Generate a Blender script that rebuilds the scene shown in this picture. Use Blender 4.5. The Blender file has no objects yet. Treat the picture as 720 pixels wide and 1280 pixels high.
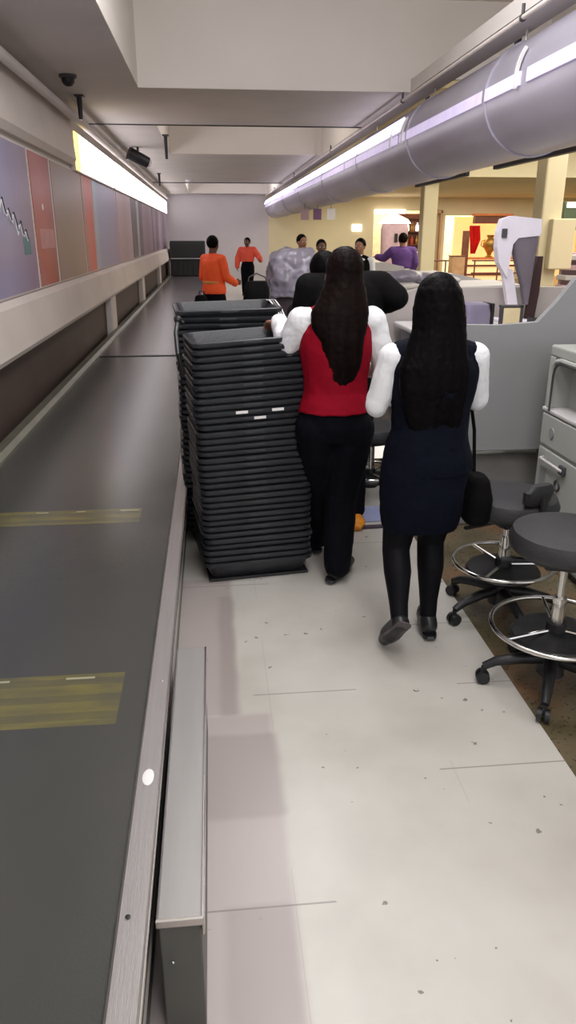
import bpy, bmesh, math, random
from mathutils import Vector, Matrix, Euler
random.seed(7)
S = bpy.context.scene
COL = S.collection
PI = math.pi

# ------------------------------------------------------------ materials
def lin(c):
    return tuple(((v/255)/12.92 if v/255 <= .04045 else ((v/255+.055)/1.055)**2.4) for v in c) + (1,)

def M(name, rgb, rough=.6, metal=0, var=.12, scale=6, bump=0, bscale=40, emit=None, estr=1, stretch=(1,1,1), coat=0):
    m = bpy.data.materials.new(name); m.use_nodes = True
    nt = m.node_tree; N = nt.nodes; L = nt.links
    b = N['Principled BSDF']
    b.inputs['Roughness'].default_value = rough
    b.inputs['Metallic'].default_value = metal
    if coat: b.inputs['Coat Weight'].default_value = coat
    tc = N.new('ShaderNodeTexCoord'); mp = N.new('ShaderNodeMapping')
    mp.inputs['Scale'].default_value = stretch
    L.new(tc.outputs['Object'], mp.inputs['Vector'])
    n = N.new('ShaderNodeTexNoise'); n.inputs['Scale'].default_value = scale; n.inputs['Detail'].default_value = 4
    L.new(mp.outputs[0], n.inputs['Vector'])
    r = N.new('ShaderNodeValToRGB')
    c = lin(rgb)
    lo = tuple(max(0, v*(1-var)) for v in c[:3]) + (1,); hi = tuple(min(1, v*(1+var)) for v in c[:3]) + (1,)
    r.color_ramp.elements[0].position = .3; r.color_ramp.elements[1].position = .7
    r.color_ramp.elements[0].color = lo; r.color_ramp.elements[1].color = hi
    L.new(n.outputs['Fac'], r.inputs['Fac'])
    L.new(r.outputs['Color'], b.inputs['Base Color'])
    if bump:
        n2 = N.new('ShaderNodeTexNoise'); n2.inputs['Scale'].default_value = bscale
        L.new(mp.outputs[0], n2.inputs['Vector'])
        bp = N.new('ShaderNodeBump'); bp.inputs['Strength'].default_value = bump; bp.inputs['Distance'].default_value = .01
        L.new(n2.outputs['Fac'], bp.inputs['Height']); L.new(bp.outputs[0], b.inputs['Normal'])
    if emit:
        b.inputs['Emission Color'].default_value = lin(emit); b.inputs['Emission Strength'].default_value = estr
    return m

class G:  # tiny helper for node maths
    def __init__(s, m):
        s.m = m; m.use_nodes = True; s.nt = m.node_tree; s.N = s.nt.nodes; s.L = s.nt.links
        s.b = s.N['Principled BSDF']
        s.tc = s.N.new('ShaderNodeTexCoord'); s.sep = s.N.new('ShaderNodeSeparateXYZ')
        s.L.new(s.tc.outputs['Object'], s.sep.inputs[0])
        s.x, s.y, s.z = s.sep.outputs
    def op(s, o, a, b=None, c=None):
        n = s.N.new('ShaderNodeMath'); n.operation = o
        for i, v in enumerate((a, b, c)):
            if v is None: continue
            if isinstance(v, (int, float)): n.inputs[i].default_value = v
            else: s.L.new(v, n.inputs[i])
        return n.outputs[0]
    def between(s, v, a, b): return s.op('MULTIPLY', s.op('GREATER_THAN', v, a), s.op('LESS_THAN', v, b))
    def noise(s, scale, detail=4, stretch=None):
        n = s.N.new('ShaderNodeTexNoise'); n.inputs['Scale'].default_value = scale; n.inputs['Detail'].default_value = detail
        if stretch:
            mp = s.N.new('ShaderNodeMapping'); mp.inputs['Scale'].default_value = stretch
            s.L.new(s.tc.outputs['Object'], mp.inputs['Vector']); s.L.new(mp.outputs[0], n.inputs['Vector'])
        else: s.L.new(s.tc.outputs['Object'], n.inputs['Vector'])
        return n.outputs['Fac']
    def ramp(s, f, stops):
        r = s.N.new('ShaderNodeValToRGB'); e = r.color_ramp.elements
        while len(e) < len(stops): e.new(.5)
        for i, (p, c) in enumerate(stops):
            e[i].position = p; e[i].color = lin(c) if len(c) == 3 else c
        s.L.new(f, r.inputs['Fac']); return r.outputs['Color']
    def mix(s, f, a, b):
        n = s.N.new('ShaderNodeMix'); n.data_type = 'RGBA'
        if isinstance(f, (int, float)): n.inputs[0].default_value = f
        else: s.L.new(f, n.inputs[0])
        for i, v in ((6, a), (7, b)):
            if isinstance(v, tuple): n.inputs[i].default_value = lin(v)
            else: s.L.new(v, n.inputs[i])
        return n.outputs[2]
    def color(s, c): s.L.new(c, s.b.inputs['Base Color'])
    def bump(s, h, st=.3, d=.01):
        bp = s.N.new('ShaderNodeBump'); bp.inputs['Strength'].default_value = st; bp.inputs['Distance'].default_value = d
        s.L.new(h, bp.inputs['Height']); s.L.new(bp.outputs[0], s.b.inputs['Normal'])

# ------------------------------------------------------------ mesh helpers
def nb(): return bmesh.new()

def box(bm, lo, hi, bev=0, rot=None, seg=2):
    lo = Vector(lo); hi = Vector(hi)
    r = bmesh.ops.create_cube(bm, size=1)
    vs = r['verts']; c = (lo+hi)/2; d = hi-lo
    for v in vs: v.co = Vector((v.co.x*d.x, v.co.y*d.y, v.co.z*d.z))
    if bev:
        es = list({e for v in vs for e in v.link_edges})
        q = bmesh.ops.bevel(bm, geom=es, offset=bev, segments=seg, affect='EDGES', profile=.5)
        vs = list({v for f in q['faces'] for v in f.verts} | {v for v in vs if v.is_valid})
    for v in vs:
        p = v.co
        if rot is not None: p = rot @ p
        v.co = p + c
    return vs

def frame_of(d):
    d = d.normalized()
    a = Vector((0,0,1)) if abs(d.z) < .9 else Vector((1,0,0))
    x = d.cross(a).normalized(); y = d.cross(x).normalized()
    return x, y

def cone(bm, p, q, r1, r2, n=14, cap=True):
    p = Vector(p); q = Vector(q); d = q-p
    if d.length < 1e-6: return
    x, y = frame_of(d)
    a = [bm.verts.new(p + (x*math.cos(2*PI*i/n)+y*math.sin(2*PI*i/n))*r1) for i in range(n)]
    b = [bm.verts.new(q + (x*math.cos(2*PI*i/n)+y*math.sin(2*PI*i/n))*r2) for i in range(n)]
    for i in range(n): bm.faces.new((a[i], a[(i+1)%n], b[(i+1)%n], b[i]))
    if cap: bm.faces.new(a[::-1]); bm.faces.new(b)

def tube(bm, pts, r, n=10, closed=False):
    pts = [Vector(p) for p in pts]; rings = []; m = len(pts)
    px = None
    for i, p in enumerate(pts):
        if closed: d = pts[(i+1)%m]-pts[i-1]
        else: d = pts[min(i+1,m-1)]-pts[max(i-1,0)]
        d.normalize()
        if px is None: px, _ = frame_of(d)
        px = (px - d*px.dot(d)).normalized(); py = d.cross(px)
        rr = r[i] if isinstance(r, (list,tuple)) else r
        rings.append([bm.verts.new(p+(px*math.cos(2*PI*k/n)+py*math.sin(2*PI*k/n))*rr) for k in range(n)])
    for i in range(m if closed else m-1):
        a, b = rings[i], rings[(i+1)%m]
        for k in range(n): bm.faces.new((a[k], a[(k+1)%n], b[(k+1)%n], b[k]))
    if not closed: bm.faces.new(rings[0][::-1]); bm.faces.new(rings[-1])

def lathe(bm, prof, c=(0,0,0), n=32):
    c = Vector(c); rings = []
    for r, z in prof:
        rings.append([bm.verts.new(c+Vector((r*math.cos(2*PI*k/n), r*math.sin(2*PI*k/n), z))) for k in range(n)])
    for a, b in zip(rings, rings[1:]):
        for k in range(n): bm.faces.new((a[k], a[(k+1)%n], b[(k+1)%n], b[k]))
    bm.faces.new(rings[0][::-1]); bm.faces.new(rings[-1])

def loft(bm, rings, n=24, power=2.0, T=None):
    """rings: (z, cx, cy, a, b) stacked ellipses"""
    R = []
    for z, cx, cy, a, b in rings:
        ring = []
        for k in range(n):
            t = 2*PI*k/n; ct, st = math.cos(t), math.sin(t)
            p = Vector((cx+a*math.copysign(abs(ct)**(2/power), ct), cy+b*math.copysign(abs(st)**(2/power), st), z))
            if T: p = T(p)
            ring.append(bm.verts.new(p))
        R.append(ring)
    for a, b in zip(R, R[1:]):
        for k in range(n): bm.faces.new((a[k], a[(k+1)%n], b[(k+1)%n], b[k]))
    bm.faces.new(R[0][::-1]); bm.faces.new(R[-1])

def prism(bm, poly, axis, a, b):
    """extrude polygon (2-D) along an axis ('x': poly=(y,z), 'y': poly=(x,z), 'z': poly=(x,y))"""
    def P(u, v, w):
        return {'x': (w,u,v), 'y': (u,w,v), 'z': (u,v,w)}[axis]
    A = [bm.verts.new(P(u, v, a)) for u, v in poly]; B = [bm.verts.new(P(u, v, b)) for u, v in poly]
    n = len(poly)
    for i in range(n): bm.faces.new((A[i], A[(i+1)%n], B[(i+1)%n], B[i]))
    bm.faces.new(A[::-1]); bm.faces.new(B)

def ball(bm, c, r, s=(1,1,1), R=None, n=14):
    q = bmesh.ops.create_uvsphere(bm, u_segments=n, v_segments=max(6, n*2//3), radius=r)
    for v in q['verts']:
        p = Vector((v.co.x*s[0], v.co.y*s[1], v.co.z*s[2]))
        if R is not None: p = R @ p
        v.co = p+Vector(c)

def obj(name, bm, mat, parent=None, smooth=False, loc=None):
    me = bpy.data.meshes.new(name)
    bmesh.ops.recalc_face_normals(bm, faces=bm.faces)
    bm.to_mesh(me); bm.free()
    me.materials.append(mat)
    if smooth:
        me.polygons.foreach_set('use_smooth', [True]*len(me.polygons))
        try: me.set_sharp_from_angle(angle=math.radians(40))
        except Exception: pass
    o = bpy.data.objects.new(name, me); COL.objects.link(o)
    if parent: o.parent = parent
    if loc: o.location = loc
    return o

def tag(o, label, cat, group=None, kind=None):
    if label: o['label'] = label
    if cat: o['category'] = cat
    if group: o['group'] = group
    if kind: o['kind'] = kind
    return o

def thing(name, label, cat, loc=(0,0,0), rotz=0, group=None):
    o = bpy.data.objects.new(name, None); COL.objects.link(o); o.empty_display_size = .1
    o.location = loc; o.rotation_euler = (0,0,rotz)
    return tag(o, label, cat, group)

def struct(name, bm, mat, smooth=False):
    o = obj(name, bm, mat, None, smooth); o['kind'] = 'structure'; return o

def dup(root, loc=None, rot=None, label=None):
    r = root.copy(); COL.objects.link(r)
    if loc is not None: r.location = loc
    if rot is not None: r.rotation_euler = rot
    if label: r['label'] = label
    for ch in list(root.children):
        c = ch.copy(); COL.objects.link(c); c.parent = r
        for g in list(ch.children):
            d = g.copy(); COL.objects.link(d); d.parent = c
    return r

def remeshed(name, bm, mat, parent, voxel=.006, smooth=4, disp=0, dscale=.08, factor=.5):
    me = bpy.data.meshes.new('tmp'); bmesh.ops.recalc_face_normals(bm, faces=bm.faces); bm.to_mesh(me); bm.free()
    o = bpy.data.objects.new('tmp', me); COL.objects.link(o)
    m = o.modifiers.new('r', 'REMESH'); m.mode = 'VOXEL'; m.voxel_size = voxel; m.use_smooth_shade = True
    if smooth:
        s = o.modifiers.new('s', 'SMOOTH'); s.factor = factor; s.iterations = smooth
    if disp:
        t = bpy.data.textures.new('folds', 'CLOUDS'); t.noise_scale = dscale; t.noise_depth = 2
        d = o.modifiers.new('d', 'DISPLACE'); d.texture = t; d.strength = disp; d.mid_level = .5; d.texture_coords = 'LOCAL'
    dg = bpy.context.evaluated_depsgraph_get(); dg.update()
    me2 = bpy.data.meshes.new_from_object(o.evaluated_get(dg)); me2.name = name
    bpy.data.objects.remove(o); bpy.data.meshes.remove(me)
    me2.materials.clear(); me2.materials.append(mat)
    me2.polygons.foreach_set('use_smooth', [True]*len(me2.polygons))
    r = bpy.data.objects.new(name, me2); COL.objects.link(r)
    if parent: r.parent = parent
    return r

# ------------------------------------------------------------ camera
cam = bpy.data.cameras.new('camera'); co = bpy.data.objects.new('camera', cam); COL.objects.link(co)
cam.sensor_fit = 'VERTICAL'; cam.sensor_height = 24; cam.lens = 24*930/1280
cam.clip_start = .02; cam.clip_end = 200
co.location = (0, 0, 1.72)
co.rotation_euler = (PI/2-math.atan(347/930), 0, -math.atan(98/math.hypot(347, 930)))
S.camera = co

# ------------------------------------------------------------ palette
soffit_m = M('painted_soffit', (214,208,202), .8, var=.05, scale=1.5)
recess_m = M('painted_coffer', (224,217,209), .8, var=.03, scale=1.2)
beige_m = M('beige_plaster', (224,212,176), .8, var=.05, scale=.8)
farwall_m = M('grey_wall_paint', (206,200,204), .75, var=.04, scale=.8)
ledge_m = M('ledge_laminate', (214,204,196), .55, var=.06, scale=1.5)
kick_m = M('dark_kick_panel', (72,58,52), .6, var=.15, scale=2)
steel_m = M('brushed_steel', (184,180,178), .38, .75, var=.05, scale=5, stretch=(20,.6,20), bump=.1, bscale=30)
guard_m = M('satin_steel_cover', (150,148,146), .42, .6, var=.05, scale=3, stretch=(8,.5,8))
guardside_m = M('painted_steel_side', (96,96,90), .5, .2, var=.1, scale=4)
chrome_m = M('polished_chrome', (215,213,208), .15, 1, var=.05)
black_m = M('black_plastic', (26,26,28), .45, var=.2, scale=10, bump=.15, bscale=60)
tray_m = M('tray_plastic', (38,40,44), .38, var=.18, scale=9, bump=.15, bscale=50)
traylip_m = M('tray_lip_plastic', (66,68,72), .32, var=.18, scale=12)
seat_m = M('dark_vinyl_seat', (46,46,48), .5, var=.15, scale=10, bump=.2, bscale=80)
white_m = M('white_sticker', (232,230,228), .5, var=.04)
greyp_m = M('grey_laminate_panel', (142,142,143), .55, var=.05, scale=1.5)
cab_m = M('pale_grey_laminate', (168,170,164), .5, var=.05, scale=2)
cabin_m = M('cabinet_recess_grey', (172,176,170), .55, var=.04, scale=2)
dkgrey_m = M('dark_grey_metal', (70,68,70), .5, .2)
counter_m = M('counter_top_light', (200,196,196), .45, var=.06, scale=3)
red_m = M('red_print', (190,70,58), .5, var=.2, scale=5)
skin_m = M('skin_brown', (150,104,80), .5, var=.06, scale=15)
skin2_m = M('skin_dark', (98,66,50), .5, var=.06, scale=15)
hair_m = M('black_hair', (9,7,8), .5, var=.4, scale=40, stretch=(1,1,.06), bump=.25, bscale=70)
hairb_m = M('dark_brown_hair', (20,12,11), .5, var=.4, scale=40, stretch=(1,1,.06), bump=.25, bscale=70)
redv_m = M('red_vest_cloth', (140,8,32), .75, var=.12, scale=8, bump=.2, bscale=120)
navy_m = M('navy_cloth', (7,11,24), .85, var=.15, scale=8, bump=.2, bscale=120)
blackc_m = M('black_cloth', (12,11,12), .85, var=.15, scale=8, bump=.2, bscale=120)
tro_m = M('dark_trouser_cloth', (7,8,16), .85, var=.2, scale=7, bump=.2, bscale=120)
tights_m = M('black_tights', (12,11,15), .6, var=.15, scale=20)
for _m in (hair_m, hairb_m, navy_m, blackc_m, tro_m, tights_m, redv_m): _m.node_tree.nodes['Principled BSDF'].inputs['Specular IOR Level'].default_value = .12
for _m in (hair_m, hairb_m): _m.node_tree.nodes['Principled BSDF'].inputs['Specular IOR Level'].default_value = .05
shirt_m = M('white_shirt_cloth', (226,226,228), .8, var=.05, scale=8, bump=.2, bscale=60)
orange_m = M('orange_safety_cloth', (255,92,36), .7, var=.08, scale=8)
coral_m = M('coral_safety_cloth', (250,96,72), .7, var=.08, scale=8)
band_m = M('reflective_band', (206,140,70), .4, var=.05)
purple_m = M('purple_cloth', (96,62,132), .8, var=.1)
shoe_m = M('black_shoe_leather', (22,21,23), .35, var=.2)
sole_m = M('worn_grey_sole', (92,84,84), .8, var=.2, scale=20)
eye_m = M('eye_white', (225,222,218), .3); iris_m = M('eye_iris', (40,26,18), .2)
lip_m = M('lips', (140,76,70), .5)
duct_m = M('duct_skin', (180,176,190), .36, .35, var=.12, scale=2.2, stretch=(1,.35,1), bump=.25, bscale=5)
glow_m = M('duct_highlight_glow', (214,204,230), .5, emit=(226,212,255), estr=.38)  # emission imitates the soft sheen along the duct side
glow2_m = M('bright_duct_highlight_glow', (240,236,250), .5, emit=(240,232,255), estr=1.5)  # stronger emission for the imitated sheen on the far duct
lb_m = M('light_box_diffuser', (255,250,250), .5, emit=(255,248,252), estr=2.6)
lbw_m = M('warm_light_box_edge', (255,230,150), .5, emit=(255,222,120), estr=1.6)
brownwood_m = M('brown_shop_wood', (112,62,40), .5, var=.2, scale=5)
tanwood_m = M('tan_shop_wood', (190,150,110), .5, var=.15, scale=5)
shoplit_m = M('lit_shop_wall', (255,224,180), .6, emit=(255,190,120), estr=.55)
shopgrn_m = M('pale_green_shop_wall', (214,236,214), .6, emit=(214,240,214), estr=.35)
shopwht_m = M('lit_white_sign', (255,244,236), .6, emit=(255,240,230), estr=1.3)
gold_m = M('gold_display', (170,130,60), .35, .6, var=.3)
orangewood_m = M('amber_shelf', (214,120,60), .5, var=.15)
drape_m = M('red_drape', (214,36,30), .7, var=.15, bump=.3)
pink_m = M('pinkish_display', (190,160,166), .6)
plastic_m = M('clear_grey_plastic_sheet', (132,126,138), .3, var=.14, scale=6, bump=.6, bscale=9)
monw_m = M('white_monitor_plastic', (228,222,232), .4, var=.04)

# floor material: white tiles, darker worn strip along the belt, scuffs and joints
fm = bpy.data.materials.new('white_floor_tiles'); g = G(fm)
base = g.ramp(g.noise(2.2, 6), [(.3, (178,174,166)), (.55, (193,190,182)), (.75, (200,197,191))])
sp = g.ramp(g.noise(26, 3), [(.27, (96,88,80)), (.31, (225,222,216))])
spm = g.op('MULTIPLY', g.op('LESS_THAN', g.noise(23, 2), .29), g.op('GREATER_THAN', g.noise(2.7, 1), .5))
c = g.mix(spm, base, (120,112,104))
dx = g.op('ADD', g.x, g.op('MULTIPLY', g.op('SUBTRACT', g.noise(5, 2), .5), .03))
dy = g.op('ADD', g.y, g.op('MULTIPLY', g.op('SUBTRACT', g.noise(4, 2), .5), .03))
def soft(v, a, w=.02):
    n = g.N.new('ShaderNodeMapRange'); n.interpolation_type = 'SMOOTHSTEP'
    g.L.new(v, n.inputs[0]); n.inputs[1].default_value = a-w; n.inputs[2].default_value = a+w
    return n.outputs[0]
def rng(v, a, b_): return g.op('MULTIPLY', soft(v, a), g.op('SUBTRACT', 1, soft(v, b_)))
zone = g.op('MAXIMUM', g.op('MULTIPLY', rng(dx, -2, .05), rng(dy, 2.4, 3.6)), g.op('MULTIPLY', rng(dx, -2, .17), rng(dy, -5, 2.4)))
dark = g.op('MAXIMUM', g.op('MULTIPLY', rng(dx, -.02, .05), rng(dy, 2.4, 3.4)), g.op('MULTIPLY', rng(dx, -.09, .18), rng(dy, 1.86, 2.28)))
dark = g.op('MAXIMUM', dark, g.op('MULTIPLY', rng(dx, -.02, .16), rng(dy, -5, 1.53)))
c = g.mix(g.op('MULTIPLY', zone, .8), c, (166,154,152))
c = g.mix(g.op('MULTIPLY', dark, .6), c, (146,136,132))
c = g.mix(g.op('MULTIPLY', g.ramp(g.noise(1.4, 3), [(.4,(0,0,0)),(.62,(255,255,255))]), .18), c, (160,154,146))
jx = g.op('LESS_THAN', g.op('MODULO', g.op('ADD', g.x, 10.03), .6), .004)
jy = g.op('LESS_THAN', g.op('MODULO', g.op('ADD', g.y, 9.98), .5), .006)
jm = g.op('MULTIPLY', g.op('MAXIMUM', g.op('MULTIPLY', jx, .25), jy), g.op('GREATER_THAN', g.noise(1.1, 1), .52))
c = g.mix(g.op('MULTIPLY', jm, .6), c, (100,92,84))
g.color(c); g.b.inputs['Roughness'].default_value = .3
fb = bpy.data.materials.new('olive_brown_terrazzo'); g = G(fb)
c = g.ramp(g.noise(3, 5), [(.35, (80,71,50)), (.5, (100,91,70)), (.68, (122,90,66))])
g.color(g.mix(g.op('LESS_THAN', g.noise(60, 2), .38), c, (70,62,48))); g.b.inputs['Roughness'].default_value = .25

# ------------------------------------------------------------ shell
bm = nb(); box(bm, (-2.2,-4,-.1), (1.17,31.2,0)); struct('floor', bm, fm)
bm = nb(); box(bm, (1.17,-4,-.1), (16,34.5,0)); struct('floor', bm, fb)
bm = nb(); box(bm, (-1.9,-4,0), (-1.65,31,3.4)); struct('wall_left', bm, soffit_m)
bm = nb(); box(bm, (-2,31,0), (2.3,31.2,4.4)); struct('wall_far', bm, farwall_m)
bm = nb(); box(bm, (15.8,-4,0), (16,34.5,4.4)); struct('wall_right', bm, beige_m)

# soffit with three coffers
ZC = 3.15
bm = nb()
for x0, x1, y0, y1 in ((-1.9,-.69,-4,31), (2.2,2.46,-4,31), (-.69,2.2,8.9,11.7), (-.69,2.2,15.7,24), (-.69,2.2,30.2,31), (-.69,2.2,-4,-2.5)):
    box(bm, (x0,y0,ZC), (x1,y1,ZC+.12))
struct('ceiling', bm, soffit_m)
bm = nb()
for y0, y1, zt, xr in ((-2.5,8.9,4.0,3.7), (11.7,15.7,3.85,2.2), (24,30.2,3.7,2.2)):
    zb = ZC+.002
    box(bm, (-.75,y0-.06,zb), (-.686,y1+.06,zt)); box(bm, (xr-.004,y0-.06,zb if xr < 3 else ZC+.13), (xr+.06,y1+.06,zt))
    box(bm, (-.69,y0-.06,zb), (xr,y0+.004,zt)); box(bm, (-.69,y1-.004,zb), (min(xr,2.2),y1+.06,zt))
    if xr > 3: box(bm, (2.2,y1-.004,ZC+.13), (xr,y1+.06,zt))
    box(bm, (-.75,y0-.06,zt), (xr+.06,y1+.06,zt+.06))
struct('ceiling', bm, recess_m)
# thin trim where the ceiling panels meet
bm = nb(); box(bm, (-1.6,11.66,ZC-.012), (2.2,11.70,ZC)); struct('trim_1', bm, dkgrey_m)
bm = nb(); box(bm, (-1.6,23.95,ZC-.02), (2.2,24.0,ZC)); struct('trim_2', bm, dkgrey_m)
# concourse ceiling: high part, drop beam, low part
bm = nb()
box(bm, (2.46,-4,4.2), (16,20,4.3)); box(bm, (2.46,20,3.08), (16,34.5,3.2)); box(bm, (2.46,20,3.2), (16,20.2,4.3))
box(bm, (2.46,8.97,3.27), (2.52,20,4.3)); box(bm, (2.5,12.2,3.75), (16,12.6,4.2))
struct('ceiling', bm, beige_m)

# concourse end wall with three shop openings
bm = nb()
OP = [(6.45,8.95,2.60), (9.35,12.0,2.42), (13.2,15.6,2.75)]
x = 2.3
for a, b_, h in OP:
    box(bm, (x,31,0), (a,31.25,4.4)); box(bm, (a,31,h), (b_,31.25,4.4)); x = b_
box(bm, (x,31,0), (16,31.25,4.4))
struct('wall_far', bm, beige_m)
bm = nb(); box(bm, (2.3,34.3,0), (16,34.5,4)); struct('wall_back', bm, beige_m)

# ledge under the posters, kick panel, posts
bm = nb(); prism(bm, [(-1.65,1.22),(-1.56,1.24),(-1.50,1.2),(-1.46,.88),(-1.48,.84),(-1.65,.84)], 'y', -4, 30.9)
struct('trim_3', bm, ledge_m)
bm = nb(); box(bm, (-1.65,-4,0), (-1.60,30.9,.84)); struct('baseboard_left', bm, kick_m)
for y in (12.0, 17.5, 23.5):
    bm = nb(); box(bm, (-1.6,y-.25,.25), (-1.49,y+.25,.86), .02); struct('trim_4', bm, ledge_m)

# ------------------------------------------------------------ posters and light boxes on the left wall
def poster(y0, y1, cols, label, marks=0):
    t = thing('wall_poster', label, 'poster', (-1.64,(y0+y1)/2,1.25), 0, 'posters along the left wall')
    w = (y1-y0)/2
    bm = nb(); box(bm, (-.01,-w+.01,-.02), (.015,w-.01,1.21), .004); obj('backing_board', bm, ledge_m, t)
    m = bpy.data.materials.new('poster_print'); g = G(m)
    f = g.op('ADD', g.op('DIVIDE', g.op('ADD', g.y, w), 2*w), g.op('MULTIPLY', g.op('SUBTRACT', g.noise(1.6, 3), .5), .16))
    c = g.ramp(f, cols)
    z = g.op('DIVIDE', g.z, 1.2)
    c = g.mix(g.op('MULTIPLY', g.ramp(g.noise(1.3, 3, (1,.7,1.6)), [(.4,(0,0,0)),(.65,(255,255,255))]), .28), c, (170,150,150))
    g.color(c); g.b.inputs['Roughness'].default_value = .35
    bm = nb(); box(bm, (.015,-w+.04,0), (.022,w-.04,1.19)); pr = obj('print', bm, m, t)
    return t, pr, w
t, pr, w = poster(2.2, 7.6, [(0,(120,124,150)),(.45,(112,118,160)),(.8,(146,148,186)),(.97,(140,120,150))], 'large blue lavender poster with scribbled white marks, nearest on the left wall')
# scribble marks on the blue poster
for k, mt in ((0, white_m), (1, black_m)):
    bm = nb()
    pts = []
    for i in range(26):
        u = i/25
        pts.append((.026+.002*k, 1.0+u*1.35+.03*k, .84-u*.40+.07*math.sin(i*1.9)*(1 if i % 2 else .5)+.02*k))
    tube(bm, pts, .007 if k == 0 else .004, 6); obj('scribble_mark', bm, mt, pr)
bm = nb(); box(bm, (.022,2.2,.3), (.026,2.45,.44)); obj('teal_block', bm, M('teal_print',(92,132,134),.5), pr)
t, pr, w = poster(7.62, 8.6, [(0,(172,84,80)),(.4,(186,74,66)),(.9,(160,62,58))], 'narrow red poster panel beside the large blue poster')
bm = nb(); box(bm, (.022,-.3,.34), (.026,.38,.52)); obj('pink_block', bm, M('pink_print',(206,146,146),.5), pr)
bm = nb(); ball(bm, (.024,-.05,.72), .03, (.2,1,1)); obj('white_dot', bm, white_m, pr)
poster(8.62, 10.55, [(0,(150,120,112)),(.4,(148,128,112)),(.9,(168,140,128))], 'plain beige brown poster between two red panels')
poster(10.57, 11.5, [(0,(180,130,112)),(.5,(226,98,84)),(.9,(222,84,70))], 'narrow bright coral red strip poster under the light box edge')
poster(11.52, 14.4, [(0,(186,196,212)),(.2,(150,160,196)),(.9,(158,146,182))], 'light blue and lavender poster past the coral strip')
poster(14.42, 17.0, [(0,(196,164,176)),(.5,(188,158,164)),(.9,(206,182,192))], 'pale pink poster past the light blue poster')
poster(17.02, 19.6, [(0,(84,70,84)),(.42,(72,62,76)),(.5,(212,206,220)),(.6,(212,206,220)),(.68,(80,66,84))], 'dark plum poster with a white vertical stripe')
poster(19.62, 23.0, [(0,(170,140,160)),(.5,(150,120,146)),(.9,(176,150,166))], 'mauve poster past the dark plum poster')
poster(23.02, 26.2, [(0,(96,80,98)),(.3,(180,156,176)),(.6,(92,78,100)),(.9,(168,146,166))], 'striped dark and pale mauve poster far down the left wall')
poster(26.22, 30.6, [(0,(186,168,186)),(.5,(120,100,124)),(.9,(196,182,198))], 'farthest greyish poster at the end of the left wall')

# sloped cornice panel in front of the upper wall, near part
bm = nb(); prism(bm, [(-1.65,2.5),(-1.6,2.5),(-1.56,2.56),(-1.60,3.0),(-1.65,3.0)], 'y', -4, 10.05); struct('trim_5', bm, ledge_m)
# pipe under the ceiling over the cornice
bm = nb(); tube(bm, [(-1.5,y,2.98) for y in range(-3, 31, 3)], .045, 12); tag(obj('ceiling_pipe', bm, soffit_m, None, True), 'long grey pipe running along the top of the left wall under the ceiling', 'pipe')
def lightbox(y0, y1, label, warm=False):
    t = thing('light_box', label, 'light box', (-1.645,(y0+y1)/2,2.44), 0, 'light boxes above the posters')
    w = (y1-y0)/2
    bm = nb(); box(bm, (0,-w,0), (.06,w,.46), .01); obj('housing', bm, ledge_m, t)
    bm = nb(); box(bm, (.055,-w+(.35 if warm else .03),.02), (.075,w-.03,.44), .006); obj('diffuser', bm, lb_m, t)
    if warm:
        bm = nb(); box(bm, (.055,-w+.03,.02), (.075,-w+.35,.44), .006); o = obj('diffuser', bm, lbw_m, t); o['label'] = 'yellowish end of the diffuser'
lightbox(10.1, 14.0, 'nearest glowing white light box above the posters, its near end yellowish', True)
lightbox(14.15, 19.0, 'second glowing white light box from the near end, above the pink and plum posters')
lightbox(19.1, 24.5, 'third glowing white light box from the near end, above the mauve posters')
lightbox(24.6, 30.6, 'farthest glowing white light box above the posters')

# ------------------------------------------------------------ ceiling fittings
def dome(x, y, label):
    t = thing('dome_camera', label, 'camera', (x,y,ZC))
    bm = nb(); lathe(bm, [(.07,-.03),(.085,-.02),(.085,0)], n=24); obj('mount', bm, dkgrey_m, t, True)
    bm = nb(); lathe(bm, [(.004,-.10),(.035,-.092),(.058,-.066),(.066,-.03)], n=24); obj('dome', bm, black_m, t, True)
dome(-1.3, 8.3, 'small black dome camera on the ceiling near the left wall')
t = thing('spot_lamp', 'dark and white spot lamp hanging under the ceiling by the left wall', 'lamp', (-1.2,14.6,ZC))
bm = nb(); cone(bm, (0,0,0), (0,0,-.12), .02, .02); obj('stem', bm, dkgrey_m, t)
bm = nb(); cone(bm, (-.16,-.04,-.1), (.16,.08,-.24), .11, .09, 20); obj('lamp_body', bm, black_m, t, True)
bm = nb(); ball(bm, (.18,.08,-.235), .075, (.6,1,1)); obj('lens', bm, monw_m, t, True)
for x, y, l, lab in ((-1.37,9.4,.24,'short dark rod hanging from the ceiling beside the nearest light box'), (-.62,12.8,.34,'dark rod hanging in the second coffer left corner'), (-1.2,20.5,.3,'farthest dark rod hanging from the ceiling over the left wall')):
    t = thing('hanging_rod', lab, 'rod', (x,y,ZC))
    bm = nb(); box(bm, (-.05,-.05,-.02), (.05,.05,0), .005); obj('mounting_plate', bm, dkgrey_m, t)
    bm = nb(); cone(bm, (0,0,-.01), (0,0,-l), .03, .022); obj('rod', bm, black_m, t, True)
t = thing('smoke_detector', 'small round white smoke detector on the far soffit', 'detector', (-.5,23.0,ZC))
bm = nb(); lathe(bm, [(.05,-.06),(.10,-.04),(.12,0)], n=24); obj('cover', bm, monw_m, t, True)

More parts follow.
